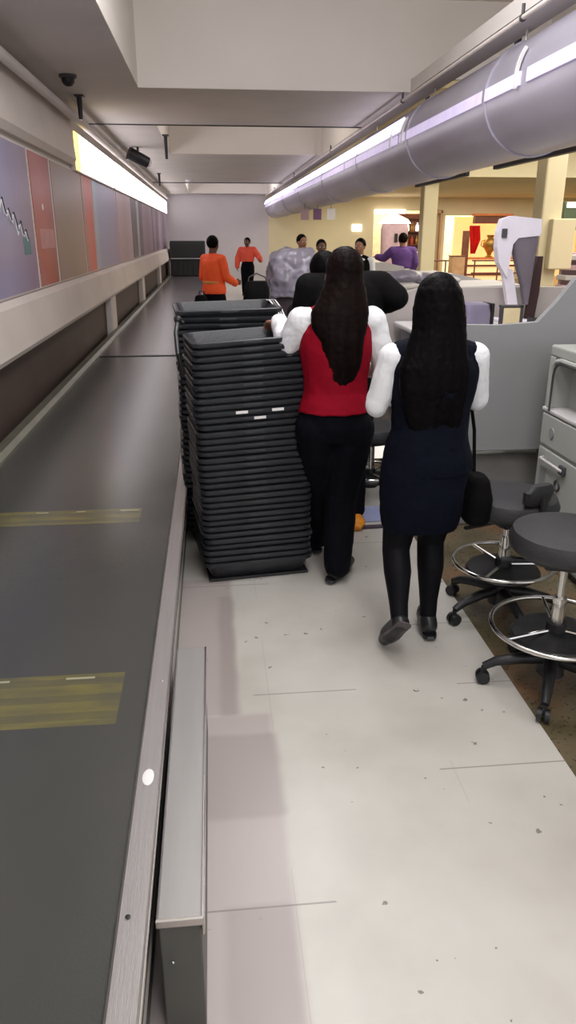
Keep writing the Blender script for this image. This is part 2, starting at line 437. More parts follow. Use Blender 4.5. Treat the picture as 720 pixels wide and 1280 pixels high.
# big air duct overhead
DX, DZ, DR = 2.51, 2.69, .393
t = thing('air_duct', 'long round silvery lavender air duct running overhead on the right', 'duct', (DX,0,DZ))
bm = nb()
n = 48; R = []
y = 1.5
while y < 30.9:
    R.append([bm.verts.new((DR*math.cos(2*PI*k/n), y, DR*math.sin(2*PI*k/n))) for k in range(n)]); y += .6
for a, b_ in zip(R, R[1:]):
    for k in range(n): bm.faces.new((a[k], a[(k+1)%n], b_[(k+1)%n], b_[k]))
bm.faces.new(R[0]); bm.faces.new(R[-1][::-1])
obj('duct_shell', bm, duct_m, t, True)
def arc_strip(bm, y0, y1, a0, a1, r0, r1, k=5):
    A = [math.radians(a0+(a1-a0)*i/k) for i in range(k+1)]
    poly = [(r0*math.cos(a), r0*math.sin(a)) for a in A]+[(r1*math.cos(a), r1*math.sin(a)) for a in A[::-1]]
    prism(bm, poly, 'y', y0, y1)
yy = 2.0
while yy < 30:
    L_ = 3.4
    bm = nb(); arc_strip(bm, yy, min(yy+L_, 30.5), 172, 184, DR-.002, DR+.012); obj('painted_highlight', bm, glow_m, t, True)  # glowing strip stands in for the reflected highlight on the duct
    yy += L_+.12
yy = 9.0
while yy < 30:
    bm = nb(); arc_strip(bm, yy, min(yy+4.0, 30.6), 145, 166, DR-.002, DR+.02); o = obj('painted_highlight', bm, glow2_m, t, True); o['label'] = 'bright upper painted highlight on the duct'  # second glowing strip, imitates the brighter highlight along the upper edge
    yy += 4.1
for y in (3.5, 6.2, 8.6, 11.5, 15, 19, 23, 27):
    bm = nb(); arc_strip(bm, y, y+.05, 0, 359.9, DR-.002, DR+.014, 48); obj('seam_band', bm, duct_m, t, True)
    bm = nb(); cone(bm, (-.12,y,.36), (-.12,y,.458), .008, .008); obj('hanger', bm, steel_m, t)
for y in (5.55, 8.75, 9.3):
    bm = nb(); arc_strip(bm, y, y+.03, 150, 186, DR+.012, DR+.03, 8); o = obj('tape_tag', bm, white_m, t, True); o['label'] = 'white tape tag'

# thin conduit beside the duct
t = thing('conduit', 'thin pale conduit running below the ceiling left of the air duct', 'pipe', (2.12,0,3.07))
bm = nb(); tube(bm, [(0,y,0) for y in range(2, 31, 2)], .016, 10); obj('conduit_pipe', bm, ledge_m, t, True)
for y in (4.8, 5.6, 8.9, 14, 20, 26):
    bm = nb(); cone(bm, (0,y,.0), (0,y,.08), .012, .012); ball(bm, (0,y,-.002), .024); obj('clamp', bm, dkgrey_m, t, True)
# black rails behind the duct bottom
for y0, y1, lab in ((6.2,8.1,'near black hanging rail peeking out under the air duct'), (9.0,11.2,'farther black hanging rail peeking out under the air duct')):
    t = thing('hanging_rail', lab, 'rail', (2.93,y0,2.37), 0, 'black rails under the air duct')
    bm = nb(); box(bm, (-.03,0,-.03), (.03,y1-y0,.03), .008); obj('rail_bar', bm, black_m, t)
    for q in (.3, (y1-y0)-.3):
        bm = nb(); box(bm, (-.02,q-.04,.02), (.02,q+.04,1.83)); obj('rail_hanger', bm, black_m, t)
# small hanging flags beyond
for i, (x, y, m_, lab) in enumerate(((2.1,17.5,pink_m,'small pink sign hanging under the far duct'), (2.35,17.3,M('violet_print',(130,92,128),.6),'small violet sign hanging under the far duct'), (2.62,17.1,white_m,'small white sign hanging under the far duct'))):
    t = thing('hanging_sign', lab, 'sign', (x,y,2.02), 0, 'small signs under the air duct')
    bm = nb(); box(bm, (-.09,-.01,0), (.09,.01,.22), .004); obj('sign_board', bm, m_, t)
    bm = nb(); cone(bm, (0,0,.22), (0,0,.36), .005, .005); obj('cord', bm, black_m, t)

# column in the concourse
bm = nb(); box(bm, (5.15,12,0), (5.48,12.4,4.2), .03); struct('trim_6', bm, beige_m)
bm = nb(); box(bm, (5.28,11.85,1.2), (5.66,12.0,1.95), .02); struct('trim_7', bm, beige_m)
bm = nb(); box(bm, (5.55,20.4,0), (5.93,20.8,3.08), .03); struct('trim_8', bm, beige_m)

# ------------------------------------------------------------ baggage conveyor
cv = thing('baggage_conveyor', 'long dark rubber baggage conveyor with steel edge along the left wall', 'conveyor', (0,0,0))
belt_m = bpy.data.materials.new('conveyor_rubber'); g = G(belt_m)
c = g.ramp(g.noise(1.1, 4, (1,.5,1)), [(.35,(62,64,61)),(.65,(74,74,71))])
worn = g.ramp(g.noise(9, 4, (.6, 2, 1)), [(.35,(60,60,60)),(.65,(255,255,255))])
for y0, y1, x1 in ((1.96,2.25,-.34), (3.69,3.90,-.42)):
    msk = g.op('MULTIPLY', g.between(g.y, y0, y1), g.between(g.x, -1.3, x1))
    line = g.op('GREATER_THAN', g.op('ABSOLUTE', g.op('SUBTRACT', g.op('MODULO', g.op('SUBTRACT', g.y, y0), .098), .05)), .02)
    msk2 = g.op('MULTIPLY', msk, g.op('ADD', .35, g.op('MULTIPLY', line, .25)))
    msk2 = g.op('MULTIPLY', msk2, g.op('ADD', .55, g.op('MULTIPLY', worn, .7)))
    c = g.mix(msk2, c, (124,116,62))
    dash = g.op('MULTIPLY', g.op('MULTIPLY', msk, g.between(g.y, y1-.03, y1-.018)), g.op('GREATER_THAN', g.noise(5, 1, (1,0,0)), .56))
    c = g.mix(g.op('MULTIPLY', dash, .4), c, (220,214,180))
c = g.mix(g.op('GREATER_THAN', g.y, 9.45), c, (96,90,94))  # mauve reflection on the far belt, put into the base colour
g.color(c); g.b.inputs['Roughness'].default_value = .22; g.b.inputs['Specular IOR Level'].default_value = .6
g.bump(g.noise(160, 2), .12, .003)
bm = nb(); box(bm, (-1.395,-3,.255), (-.25,28.1,.31)); bl = obj('belt', bm, belt_m, cv)
bm = nb(); box(bm, (-1.395,9.40,.309), (-.25,9.45,.318)); obj('belt_seam', bm, black_m, bl)
bm = nb(); prism(bm, [(-.25,.25),(-.25,.335),(-.243,.345),(-.187,.35),(-.18,.343),(-.18,.25)], 'y', -3, 28.1); rl = obj('edge_rail', bm, steel_m, cv)
bm = nb(); box(bm, (-.182,-3,.325), (-.176,28.1,.352), .002); o = obj('rail_lip', bm, chrome_m, rl)
bm = nb(); prism(bm, [(-1.5,.25),(-1.5,.36),(-1.43,.36),(-1.40,.33),(-1.395,.25)], 'y', -3, 28.1); obj('wall_side_rail', bm, M('greenish_rail',(112,112,98),.4,.4), cv)
bm = nb(); box(bm, (-1.5,-3,.02), (-.2,28.1,.25)); obj('side_panel', bm, guardside_m, cv)
bm = nb(); ball(bm, (-.215,1.66,.348), .022, (.75,1.5,.12)); o = obj('sticker', bm, white_m, cv, True); o['label'] = 'small white sticker on the steel edge'
bm = nb(); ball(bm, (-.225,1.22,.349), .006, (1,1,.2)); obj('screw', bm, black_m, cv, True)
bm = nb(); ball(bm, (-.205,2.12,.350), .004, (1,1,.3)); obj('screw', bm, chrome_m, cv, True)

# steel guard box along the belt
gb = thing('steel_guard_box', 'long narrow steel guard box on the floor beside the conveyor edge', 'guard box', (-.115,1.2,0))
bm = nb(); box(bm, (-.046,.012,0), (.046,1.11,.325), .004); obj('box_body', bm, guardside_m, gb)
bm = nb(); box(bm, (-.05,0,.325), (.05,1.12,.352), .006); cvr = obj('top_cover', bm, guard_m, gb)
bm = nb(); box(bm, (.047,0,.30), (.053,1.12,.3535), .002); box(bm, (-.05,-.004,.333), (.052,.004,.3535), .002); obj('bright_edge', bm, chrome_m, cvr)
bm = nb(); ball(bm, (-.02,.006,.22), .004); obj('rivet', bm, chrome_m, gb)

# black baggage tunnel at the end of the belt
t = thing('baggage_tunnel', 'black baggage tunnel hood over the far end of the conveyor', 'tunnel', (-.8,28.2,0))
bm = nb(); box(bm, (-.62,0,.31), (-.54,1.6,1.42), .02); box(bm, (.54,0,.31), (.62,1.6,1.42), .02); box(bm, (-.62,0,1.36), (.62,1.6,1.5), .03); box(bm, (-.62,1.5,.31), (.62,1.6,1.42)); box(bm, (-.62,0,0), (.62,1.6,.31)); obj('hood', bm, black_m, t)
bm = nb(); box(bm, (-.62,-.03,.92), (.62,0,1.42), .01); obj('upper_flap', bm, black_m, t)
for k in range(6):
    bm = nb(); box(bm, (-.54+k*.18,.05,.33), (-.37+k*.18,.07,.95), .004); obj('curtain_strip', bm, black_m, t)
bm = nb(); box(bm, (-.62,-.045,.9), (.62,-.03,.93), .004); o = obj('metal_strip', bm, steel_m, t)

# ------------------------------------------------------------ tray stacks
def tray_mesh():
    """nested security tray: outer wall, floor, inner wall; origin at bottom centre"""
    def rr(a, b_, r, z, k=5):
        P = []
        for cx, cy, a0 in ((a-r,b_-r,0), (-a+r,b_-r,90), (-a+r,-b_+r,180), (a-r,-b_+r,270)):
            for i in range(k):
                an = math.radians(a0+90*i/(k-1)); P.append((cx+r*math.cos(an), cy+r*math.sin(an), z))
        return P
    bm = nb()
    prof = [(.246,.176,.03,0), (.25,.18,.03,.004), (.274,.204,.04,.072), (.288,.218,.045,.073), (.291,.221,.045,.077), (.291,.221,.045,.093),
            (.286,.216,.045,.096), (.272,.202,.04,.096), (.268,.198,.04,.09), (.245,.175,.03,.012), (.235,.165,.03,.006)]
    R = [[bm.verts.new(p) for p in rr(a, b_, r, z)] for a, b_, r, z in prof]
    n = len(R[0])
    for A, B in zip(R, R[1:]):
        for k in range(n): bm.faces.new((A[k], A[(k+1)%n], B[(k+1)%n], B[k]))
    bm.faces.new(R[0][::-1]); bm.faces.new(R[-1])
    return bm
def make_tray(label, group):
    t = thing('security_tray', label, 'tray', (0,0,0), 0, group)
    obj('tray_shell', tray_mesh(), tray_m, t, True)
    for s in (-1, 1):
        bm = nb(); box(bm, (-.05,s*.2195-.002,.078), (.05,s*.2195+.002,.092), .003); obj('grip', bm, tray_m, t)
    return t
lab1 = 'black plastic tray somewhere within the tall front stack beside the conveyor'
GR = 'trays in the tall front stack'
tray0 = make_tray(lab1, GR)
base = Vector((.175,3.80,0))
NT = 35; SP = .0335
for k in range(NT):
    o = tray0 if k == 0 else dup(tray0)
    u = k/(NT-1)
    o.location = base+Vector((.018*(1-u)-.018+random.uniform(-.006,.006)*(k > 0), random.uniform(-.008,.008), .02+k*SP))
    o.rotation_euler = (random.uniform(-.004,.004), random.uniform(-.004,.004)-.052*u, math.radians(8)+random.uniform(-.012,.012))
    if k == NT-1: o['label'] = 'topmost black tray of the tall front stack, its empty inside showing'
    if k == 0: o['label'] = 'bottom black tray of the tall front stack, resting on the black dolly'
    if k in (23, 24):
        for sx in ((-.06,.12) if k == 24 else (.03,)):
            bm = nb(); box(bm, (sx-.03,-.2235,.078), (sx+.03,-.2205,.092), .001); q = obj('address_label', bm, white_m, o); q['label'] = 'small white label'
        o['label'] = 'black tray of the front stack with two white labels on its rim' if k == 24 else 'black tray of the front stack with one white label on its rim'
t = thing('tray_dolly', 'low black dolly under the front tray stack', 'dolly', base+Vector((.02,0,0)), math.radians(7.5))
bm = nb(); box(bm, (-.285,-.2,.006), (.25,.2,.018), .004); obj('deck', bm, black_m, t)
for sx in (-1, 1):
    for sy in (-1, 1):
        bm = nb(); cone(bm, (sx*.2-.01,sy*.15,.007), (sx*.2+.01,sy*.15,.007), .007, .007, 12); obj('wheel', bm, black_m, t)
# second, higher stack behind
GR2 = 'trays in the rear stack'
base2 = Vector((.08,4.36,0))
for k in range(38):
    o = dup(tray0); o['group'] = GR2; o['label'] = 'black plastic tray within the slightly taller stack behind the front one'
    o.location = base2+Vector((random.uniform(-.006,.006), random.uniform(-.006,.006), .0+k*.0335))
    o.rotation_euler = (0, random.uniform(-.004,.004), math.radians(3)+random.uniform(-.012,.012))
    if k == 37:
        o['label'] = 'topmost tray of the rear stack, tilted slightly'; o.location.z += .012; o.rotation_euler = (.03,-.02,math.radians(5))
# strap hook at the left of the stack
t = thing('tray_strap', 'black strap hanging down the left side of the tray stack', 'strap', (0,0,0))
bm = nb(); tube(bm, [(-.15,3.9,1.30),(-.175,3.86,1.31),(-.18,3.72,1.27),(-.172,3.66,1.18),(-.15,3.68,1.08)], .011, 8); obj('strap_band', bm, black_m, t, True)
bm = nb(); ball(bm, (-.172,3.86,1.32), .02); obj('buckle', bm, black_m, t, True)

t = thing('striped_strap', 'white striped strap lying over the right corner of the rear tray stack', 'strap', (.36,4.42,1.33))
for k in range(3):
    bm = nb(); tube(bm, [(-.04+k*.016,.1,.03),(-.03+k*.016,.0,.035),(.0+k*.014,-.08,.0),(.03+k*.012,-.12,-.06)], .0045, 6); obj('stripe', bm, white_m, t, True)
bm = nb(); tube(bm, [(-.02,.1,.02),(-.01,.0,.024),(.015,-.075,-.01),(.045,-.11,-.07)], .016, 8); obj('strap_band', bm, blackc_m, t, True)

# ------------------------------------------------------------ people
def fingers(bm, w, d, side, nrm, s=1, curl=.5):
    d = Vector(d).normalized(); side = Vector(side); side = (side-d*side.dot(d)).normalized()
    nrm = Vector(nrm); nrm = (nrm-d*nrm.dot(d)-side*nrm.dot(side)).normalized()
    w = Vector(w)
    def cap(ps, rs):
        for i in range(len(ps)-1): cone(bm, ps[i], ps[i+1], rs[i], rs[i+1], 8)
        for p, r in zip(ps, rs): ball(bm, p, r, n=8)
    offs = (.030,.010,-.010,-.029); lens = (.070,.078,.072,.056)
    for o_, l in zip(offs, lens):
        k0 = w+d*.085*s+side*o_*s
        cap([w+side*o_*.55*s+d*.005, k0], [.014*s,.0115*s])
        ang = 0; p = k0; P = [p]
        for j, f in enumerate((.45,.32,.23)):
            ang += curl*(.7 if j == 0 else 1)
            p = p+(d*math.cos(ang)+nrm*math.sin(ang)+side*o_*2.2*math.cos(ang))*l*f*s; P.append(p)
        cap(P, [.0095*s,.0088*s,.008*s,.0068*s])
    a = w+d*.02*s+side*.018*s; b_ = a+(d*.6+side*.9+nrm*.15).normalized()*.038*s; c_ = b_+(d*.85+side*.35+nrm*.35).normalized()*.030*s; e = c_+(d*.95+side*.0+nrm*.4).normalized()*.024*s
    cap([a,b_,c_,e], [.014*s,.0115*s,.0098*s,.008*s])

TR = [(.455,.080,.060),(.50,.100,.072),(.54,.098,.070),(.60,.080,.058),(.66,.082,.060),(.72,.094,.066),(.77,.100,.064),(.80,.090,.054),(.825,.055,.042),(.84,.034,.034)]

def chain(bm, pts, rs, n=14):
    pts = [Vector(p) for p in pts]
    for i in range(len(pts)-1): cone(bm, pts[i], pts[i+1], rs[i], rs[i+1], n)
    for p, r in zip(pts, rs): ball(bm, p, r, n=n)

def build_person(label, loc, H, P, group=None, rotz=0, vox=.006):
    """P: pose and clothing dictionary; local frame faces +Y"""
    t = thing('person', label, 'person', loc, rotz, group)
    wf = P.get('wf', 1)
    lean = P.get('lean', 0); sway = P.get('sway', 0); hipx = P.get('hipx', 0)
    piv = Vector((hipx,0,.5*H))
    RU = Matrix.Rotation(-lean, 3, 'X') @ Matrix.Rotation(sway, 3, 'Y')
    def U(p):
        p = Vector(p)+Vector((hipx,0,0))
        return piv+RU@(p-piv) if p.z > piv.z else p
    sh = {s: U((s*.105*wf*H,0,.798*H)) for s in (-1,1)}
    hip = {s: Vector((hipx+s*.052*H,0,.49*H)) for s in (-1,1)}
    arm = {s: [Vector(q) for q in P['arms'][s]] for s in (-1,1)}     # elbow, wrist, finger direction
    leg = {s: [Vector(q) for q in P['legs'][s]] for s in (-1,1)}     # knee, ankle, toe
    def torso(bm, z0, z1, off, xs=1):
        rs = [r for r in TR if z0-.001 <= r[0] <= z1+.001]
        loft(bm, [(r[0]*H,0,0,r[1]*wf*H*xs+off,r[2]*H+off) for r in rs], T=U)
    def armc(bm, s, off, upto=1.0, shoulder=True):
        e, w = arm[s][0], arm[s][1]
        m1 = sh[s].lerp(e,.4); m2 = e.lerp(w,.35)
        if shoulder: chain(bm, [U((s*.03*H,0,.80*H)), sh[s]], [.030*H+off,.032*H+off])
        if upto >= 1: chain(bm, [sh[s],m1,e,m2,w], [.031*H+off,.028*H+off,.023*H+off,.023*H+off,.0155*H+off])
        else:
            chain(bm, [sh[s],m1,sh[s].lerp(e,min(1,upto*2))], [.031*H+off,.028*H+off,.024*H+off])
    def legc(bm, s, off, end=1.0):
        k, a = leg[s][0], leg[s][1]
        m1 = hip[s].lerp(k,.35); c_ = k.lerp(a,.3)+Vector((0,-.008*H,0)); e_ = k.lerp(a,.75)
        chain(bm, [hip[s],m1,k,c_,e_,a][:6], [.056*H+off,.053*H+off,.036*H+off,.036*H+off,.024*H+off,.021*H+off])
    hc = U((0,.008*H,.925*H))+Vector(P.get('head_off',(0,0,0)))
    HR = Euler((P.get('nod',0),0,P.get('turn',0))).to_matrix()
    hs = H/1.62*P.get('hs',1)
    # body
    sk = P.get('skin', skin_m)
    bm = nb(); torso(bm, .45, .85, 0)
    for s in (-1,1):
        armc(bm, s, 0); legc(bm, s, 0)
        k, a, toe = leg[s]; chain(bm, [a, a.lerp(toe,.3), a.lerp(toe,.8)], [.019*H,.017*H,.008*H])
        d = arm[s][2]; fingers(bm, arm[s][1]+d.normalized()*.01, d, arm[s][3], arm[s][4], H/1.65, P.get('curl',.55))
    chain(bm, [U((0,-.005*H,.82*H)), hc+HR@Vector((0,-.02,-.06))*hs], [.036*H,.034*H])
    ball(bm, hc+HR@Vector((0,-.012,.02))*hs, .078*hs, (1,1.22,1.18), HR, 20)
    ball(bm, hc+HR@Vector((0,.018,-.05))*hs, .056*hs, (1,1.12,1.1), HR, 18)
    ball(bm, hc+HR@Vector((0,.048,-.085))*hs, .024*hs, (1.1,1,.9), HR, 12)
    chain(bm, [hc+HR@Vector((0,.078,.01))*hs, hc+HR@Vector((0,.104,-.028))*hs], [.009*hs,.014*hs], 10)
    ball(bm, hc+HR@Vector((0,.074,.028))*hs, .03*hs, (1.5,.6,.5), HR, 12)
    for s in (-1,1):
        ball(bm, hc+HR@Vector((s*.079,-.005,-.012))*hs, .026*hs, (.35,.8,1.2), HR, 10)
        ball(bm, hc+HR@Vector((s*.036,.052,-.03))*hs, .024*hs, (1,1,1), HR, 10)
    remeshed('body', bm, sk, t, vox, 3)
    for s in (-1,1):
        bm = nb(); ball(bm, hc+HR@Vector((s*.031,.078,.006))*hs, .0125*hs, (1,.7,.75), HR, 12); e = obj('eye', bm, eye_m, t, True)
        bm = nb(); ball(bm, hc+HR@Vector((s*.031,.0855,.006))*hs, .0055*hs, (1,.5,1), HR, 10); obj('iris', bm, iris_m, e, True)
    bm = nb(); ball(bm, hc+HR@Vector((0,.083,-.058))*hs, .02*hs, (1.1,.4,.35), HR, 12); obj('lips', bm, lip_m, t, True)
    # hair
    hm = P.get('hairmat', hair_m)
    bm = nb(); ball(bm, hc+HR@Vector((0,-.026,.034))*hs, .088*hs, (1,1.1,1.12), HR, 24)
    if P.get('hair') == 'long':
        for (dz, cy, a, b_) in P['hair_rings'][:0]: pass
        rings = [(hc.z+q[0]*hs, hc.x+q[1]*hs, hc.y+q[2]*hs, q[3]*hs, q[4]*hs) for q in P['hair_rings']]
        loft(bm, rings)
    remeshed('hair', bm, hm, t, vox, 3, disp=.006, dscale=.02)
    if P.get('cap'):
        bm = nb(); ball(bm, hc+HR@Vector((0,-.02,.05))*hs, .092*hs, (1,1.1,.95), HR, 20); remeshed('cap', bm, P['cap'], t, vox*1.2, 2)
    # clothes
    for name, mat, kind, kw in P['clothes']:
        bm = nb()
        if kind == 'shirt':
            torso(bm, .60, kw.get('top',.825), kw.get('off',.010))
            for s in (-1,1): armc(bm, s, kw.get('aoff', kw.get('off',.010)), kw.get('upto',1.0))
            if kw.get('collar', True): chain(bm, [U((0,-.004*H,.81*H)), U((0,-.004*H,.842*H))], [.045*H,.038*H])
        elif kind == 'vest':
            z0 = kw.get('z0',.54); off = kw.get('off',.022)
            rs = [r for r in TR if z0-.001 <= r[0] <= .81]
            loft(bm, [(r[0]*H,0,0,min(r[1]*wf*H+off, kw.get('lim',.108)*wf*H+off*.3),r[2]*H+off) for r in rs], T=U)
            for s in (-1,1): chain(bm, [U((s*.035*H,0,.815*H)), U((s*kw.get('shx',.088)*wf*H,0,.799*H))], [.040*H,kw.get('shr',.034)*H])
        elif kind == 'trousers':
            rs = [r for r in TR if r[0] <= kw.get('top',.605)]
            loft(bm, [(r[0]*H,0,0,r[1]*wf*H+.012,r[2]*H+.012) for r in rs], T=U)
            o1 = kw.get('off',.014)
            for s in (-1,1):
                k, a = leg[s][0], leg[s][1]
                m1 = hip[s].lerp(k,.4)
                chain(bm, [hip[s],m1,k,k.lerp(a,.5),a+(k-a).normalized()*.0], [.057*H+o1,.055*H+o1,.040*H+o1,.037*H+o1,.034*H+o1*.8])
        elif kind == 'tights':
            for s in (-1,1):
                legc(bm, s, .004)
                chain(bm, [leg[s][1], leg[s][1].lerp(leg[s][2],.3)], [.024*H,.022*H])
        elif kind == 'skirt':
            loft(bm, [(z,hipx+cx,cy,a,b_) for z,cx,cy,a,b_ in kw['rings']], power=2.3)
        elif kind == 'bands':
            for z in kw['z']:
                r = [q for q in TR if q[0] <= z][-1]
                loft(bm, [(z*H+dz,0,0,min(r[1]*wf*H+kw.get('off',.03),.2),r[2]*H+kw.get('off',.03)) for dz in (-.022,.022)], T=U)
        remeshed(name, bm, mat, t, kw.get('vox', vox*1.15), kw.get('sm',4), disp=kw.get('disp',.012), dscale=kw.get('ds',.09))
    # shoes
    for s in (-1,1):
        k, a, toe = leg[s]
        f = Vector((toe.x-a.x, toe.y-a.y, toe.z-(a.z-.05*H*.7))); 
        fl = (toe-a); 
        heel = a+P.get('heelv',{}).get(s, Vector((0,-.035,-.045)))
        ball_ = heel.lerp(toe,.68)
        st = thing; bm = nb()
        up = (a-heel).normalized()
        chain(bm, [a-(a-heel)*.05, heel+up*.034, heel.lerp(toe,.35)+up*.036, ball_+up*.03, toe+up*.024], [.040,.041,.041,.042,.030])
        so = remeshed('shoe', bm, shoe_m, t, vox, 3)
        bm = nb()
        ax = (toe-heel).normalized(); sd = ax.cross(up).normalized()
        L_ = (toe-heel).length
        prof = [(-.04,.014),(-.033,.024),(-.015,.031),(.05,.031),(L_*.5,.035),(L_*.7,.037),(L_*.9,.032),(L_+.012,.022),(L_+.02,.012)]
        top = []; bot = []
        for (q, wd) in prof: 
            top.append((heel+ax*q+sd*wd, heel+ax*q-sd*wd))
        vs = []
        for dz in (.004,-.008):
            vs.append([bm.verts.new(p[0]+up*dz) for p in top]+[bm.verts.new(p[1]+up*dz) for p in top[::-1]])
        n = len(vs[0])
        for i in range(n): bm.faces.new((vs[0][i], vs[0][(i+1)%n], vs[1][(i+1)%n], vs[1][i]))
        bm.faces.new(vs[0]); bm.faces.new(vs[1][::-1])
        obj('sole', bm, sole_m if s == P.get('grey_sole') else shoe_m, so)
    return t

# red vest woman: walking away, one hand on the trays
H1 = 1.66
build_person('person in a red vest, white sleeves and dark trousers, walking beside the black trays', (.59,3.60,0), H1, dict(
    wf=.98, lean=.03, hipx=0, head_off=(.03,0,0), turn=.1,
    arms={-1:[(-.225,.05,1.22),(-.25,.28,1.30),Vector((-.3,.9,-.05)),(.9,.2,.1),(0,0,-1)], 1:[(.25,.0,1.10),(.22,.22,1.06),Vector((-.3,.95,.1)),(-.2,.1,1),(-1,0,0)]},
    legs={-1:[(-.055,.13,.46),(-.04,.34,.085),(-.05,.48,.03)], 1:[(.045,.02,.46),(.02,-.06,.085),(.10,.06,.03)]},
    hairmat=hairb_m, hair='long',
    hair_rings=[(.10,0,-.03,.03,.04),(.06,0,-.035,.075,.08),(-.02,0,-.05,.09,.075),(-.09,-.01,-.07,.112,.07),(-.15,-.025,-.09,.135,.062),(-.21,-.03,-.105,.132,.055),(-.28,-.02,-.118,.105,.05),(-.38,-.015,-.12,.092,.042),(-.47,-.02,-.115,.07,.034),(-.54,-.03,-.11,.04,.02)],
    clothes=[('shirt',shirt_m,'shirt',dict(off=.012,aoff=.020,disp=.018)),('vest',redv_m,'vest',dict(z0=.535,off=.028,shx=.092)),('trousers',tro_m,'trousers',dict(top=.605,off=.020))],
    heelv={-1:Vector((0,-.035,-.06)),1:Vector((-.03,-.03,-.06))}))

# navy woman: left heel lifting
H2 = 1.57
build_person('person in a navy dress with long black hair, white sleeves and black tights', (.885,2.95,0), H2, dict(
    wf=1.02, lean=.03, grey_sole=-1, head_off=(.0,0,0), turn=.0, hs=1.04,
    arms={-1:[(-.225,.02,1.06),(-.17,.22,1.10),Vector((.3,.9,.15)),(.2,.1,1),(1,0,0)], 1:[(.208,.05,1.07),(.13,.24,1.08),Vector((-.2,.95,.15)),(-.2,.1,1),(-1,0,0)]},
    legs={-1:[(-.12,-.01,.43),(-.135,-.20,.17),(-.175,-.14,.045)], 1:[(.055,.06,.43),(.045,-.02,.085),(.065,.11,.03)]},
    hair='long',
    hair_rings=[(.11,0,-.03,.04,.05),(.07,0,-.035,.086,.085),(.0,-.0,-.045,.103,.085),(-.08,.0,-.065,.108,.07),(-.15,-.01,-.085,.122,.06),(-.22,-.02,-.105,.142,.052),(-.3,-.02,-.115,.14,.045),(-.42,-.01,-.115,.118,.038),(-.52,.0,-.11,.085,.03),(-.58,.0,-.105,.05,.02)],
    clothes=[('shirt',shirt_m,'shirt',dict(off=.006,aoff=.012,disp=.010)),('vest',navy_m,'vest',dict(z0=.50,off=.032,lim=.13,shx=.100,shr=.0385)),
             ('skirt',navy_m,'skirt',dict(rings=[(1.0,0,0,.145,.115),(.9,-.01,0,.17,.13),(.78,-.015,0,.185,.14),(.66,-.02,0,.18,.14),(.56,-.02,0,.172,.13),(.53,-.02,0,.165,.125)],disp=.015)),
             ('tights',tights_m,'tights',dict(disp=0))],
    heelv={-1:Vector((0,-.045,.005)),1:Vector((0,-.035,-.06))}))
# black bag at her hip
t = thing('shoulder_bag', 'small black bag hanging at the right hip of the navy dressed person', 'bag', (1.13,3.0,.52))
bm = nb(); loft(bm, [(0,0,0,.045,.06),(.02,0,0,.06,.08),(.12,0,0,.065,.085),(.2,0,0,.045,.07),(.22,0,0,.03,.05)], power=2.6); remeshed('bag_body', bm, blackc_m, t, .006, 2)
bm = nb(); tube(bm, [(0,.05,.2),(-.01,.07,.4),(-.05,.09,.62),(-.09,.07,.8)], .008, 8); obj('bag_strap', bm, blackc_m, t, True)

# black clad person in front of the red vest, arms out
build_person('person in black with both elbows out, ahead of the red vest', (.78,4.40,0), 1.80, dict(
    wf=1.10, lean=.08, sway=-.02, head_off=(-.115,.06,-.155), hs=.88, turn=.3,
    arms={-1:[(-.25,.05,1.30),(-.27,.28,1.27),Vector((.4,.9,-.1)),(.9,.2,.1),(0,0,-1)], 1:[(.29,.0,1.375),(.2,.20,1.31),Vector((-.5,.85,0)),(-.9,0,.1),(0,0,-1)]},
    legs={-1:[(-.07,.04,.46),(-.08,.0,.085),(-.09,.13,.03)], 1:[(.06,.04,.46),(.07,-.02,.085),(.09,.11,.03)]},
    clothes=[('jacket',blackc_m,'shirt',dict(off=.032,aoff=.028)),('trousers',tro_m,'trousers',dict(top=.605))]), vox=.008)

# orange vest man, side on
stand = {-1:[(-.09,.04,.48),(-.10,0,.09),(-.12,.13,.03)], 1:[(.09,.04,.48),(.10,0,.09),(.12,.13,.03)]}
build_person('person in a bright orange safety vest beside the far conveyor', (.04,12.2,0), 1.70, dict(
    wf=1.12, skin=skin2_m, turn=.4,
    arms={-1:[(-.24,-.02,1.08),(-.20,.18,.98),Vector((.3,.9,0)),(.2,.1,1),(1,0,0)], 1:[(.24,.06,1.10),(.16,.30,1.0),Vector((0,1,.1)),(0,.1,1),(-1,0,0)]},
    legs=stand, clothes=[('shirt',orange_m,'shirt',dict(off=.02,aoff=.028)),('safety_vest',orange_m,'vest',dict(z0=.46,off=.05)),('reflective_band',band_m,'bands',dict(z=(.60,),off=.062,vox=.01,disp=0)),('trousers',tro_m,'trousers',dict(top=.55,off=.03))]), rotz=-.9, vox=.012)
build_person('person in a coral orange safety jacket with one arm out, farthest down the hall', (1.08,23,0), 1.62, dict(
    wf=1.15, skin=skin2_m, hs=1.1,
    arms={-1:[(-.36,.05,1.10),(-.44,.2,1.02),Vector((-.2,.9,0)),(.2,.1,1),(1,0,0)], 1:[(.30,0,1.06),(.30,.06,.84),Vector((0,.1,-1)),(0,1,0),(-1,0,0)]},
    legs=stand, clothes=[('safety_jacket',coral_m,'shirt',dict(off=.05,aoff=.045)),('trousers',tro_m,'trousers',dict(top=.605,off=.03))]), rotz=PI-.3, vox=.014)
build_person('person in a purple shirt seen from behind across the hall', (4.08,16.5,0), 1.74, dict(
    wf=1.2, hs=1.05,
    arms={-1:[(-.36,.14,1.24),(-.46,.34,1.26),Vector((-.9,.5,0)),(.4,.9,.1),(0,0,-1)], 1:[(.29,0,1.16),(.27,.12,.95),Vector((0,.4,-1)),(0,1,0),(-1,0,0)]},
    legs=stand, hairmat=hairb_m, clothes=[('shirt',purple_m,'shirt',dict(off=.04,aoff=.04)),('trousers',monw_m,'trousers',dict(top=.605,off=.03))]), vox=.012)
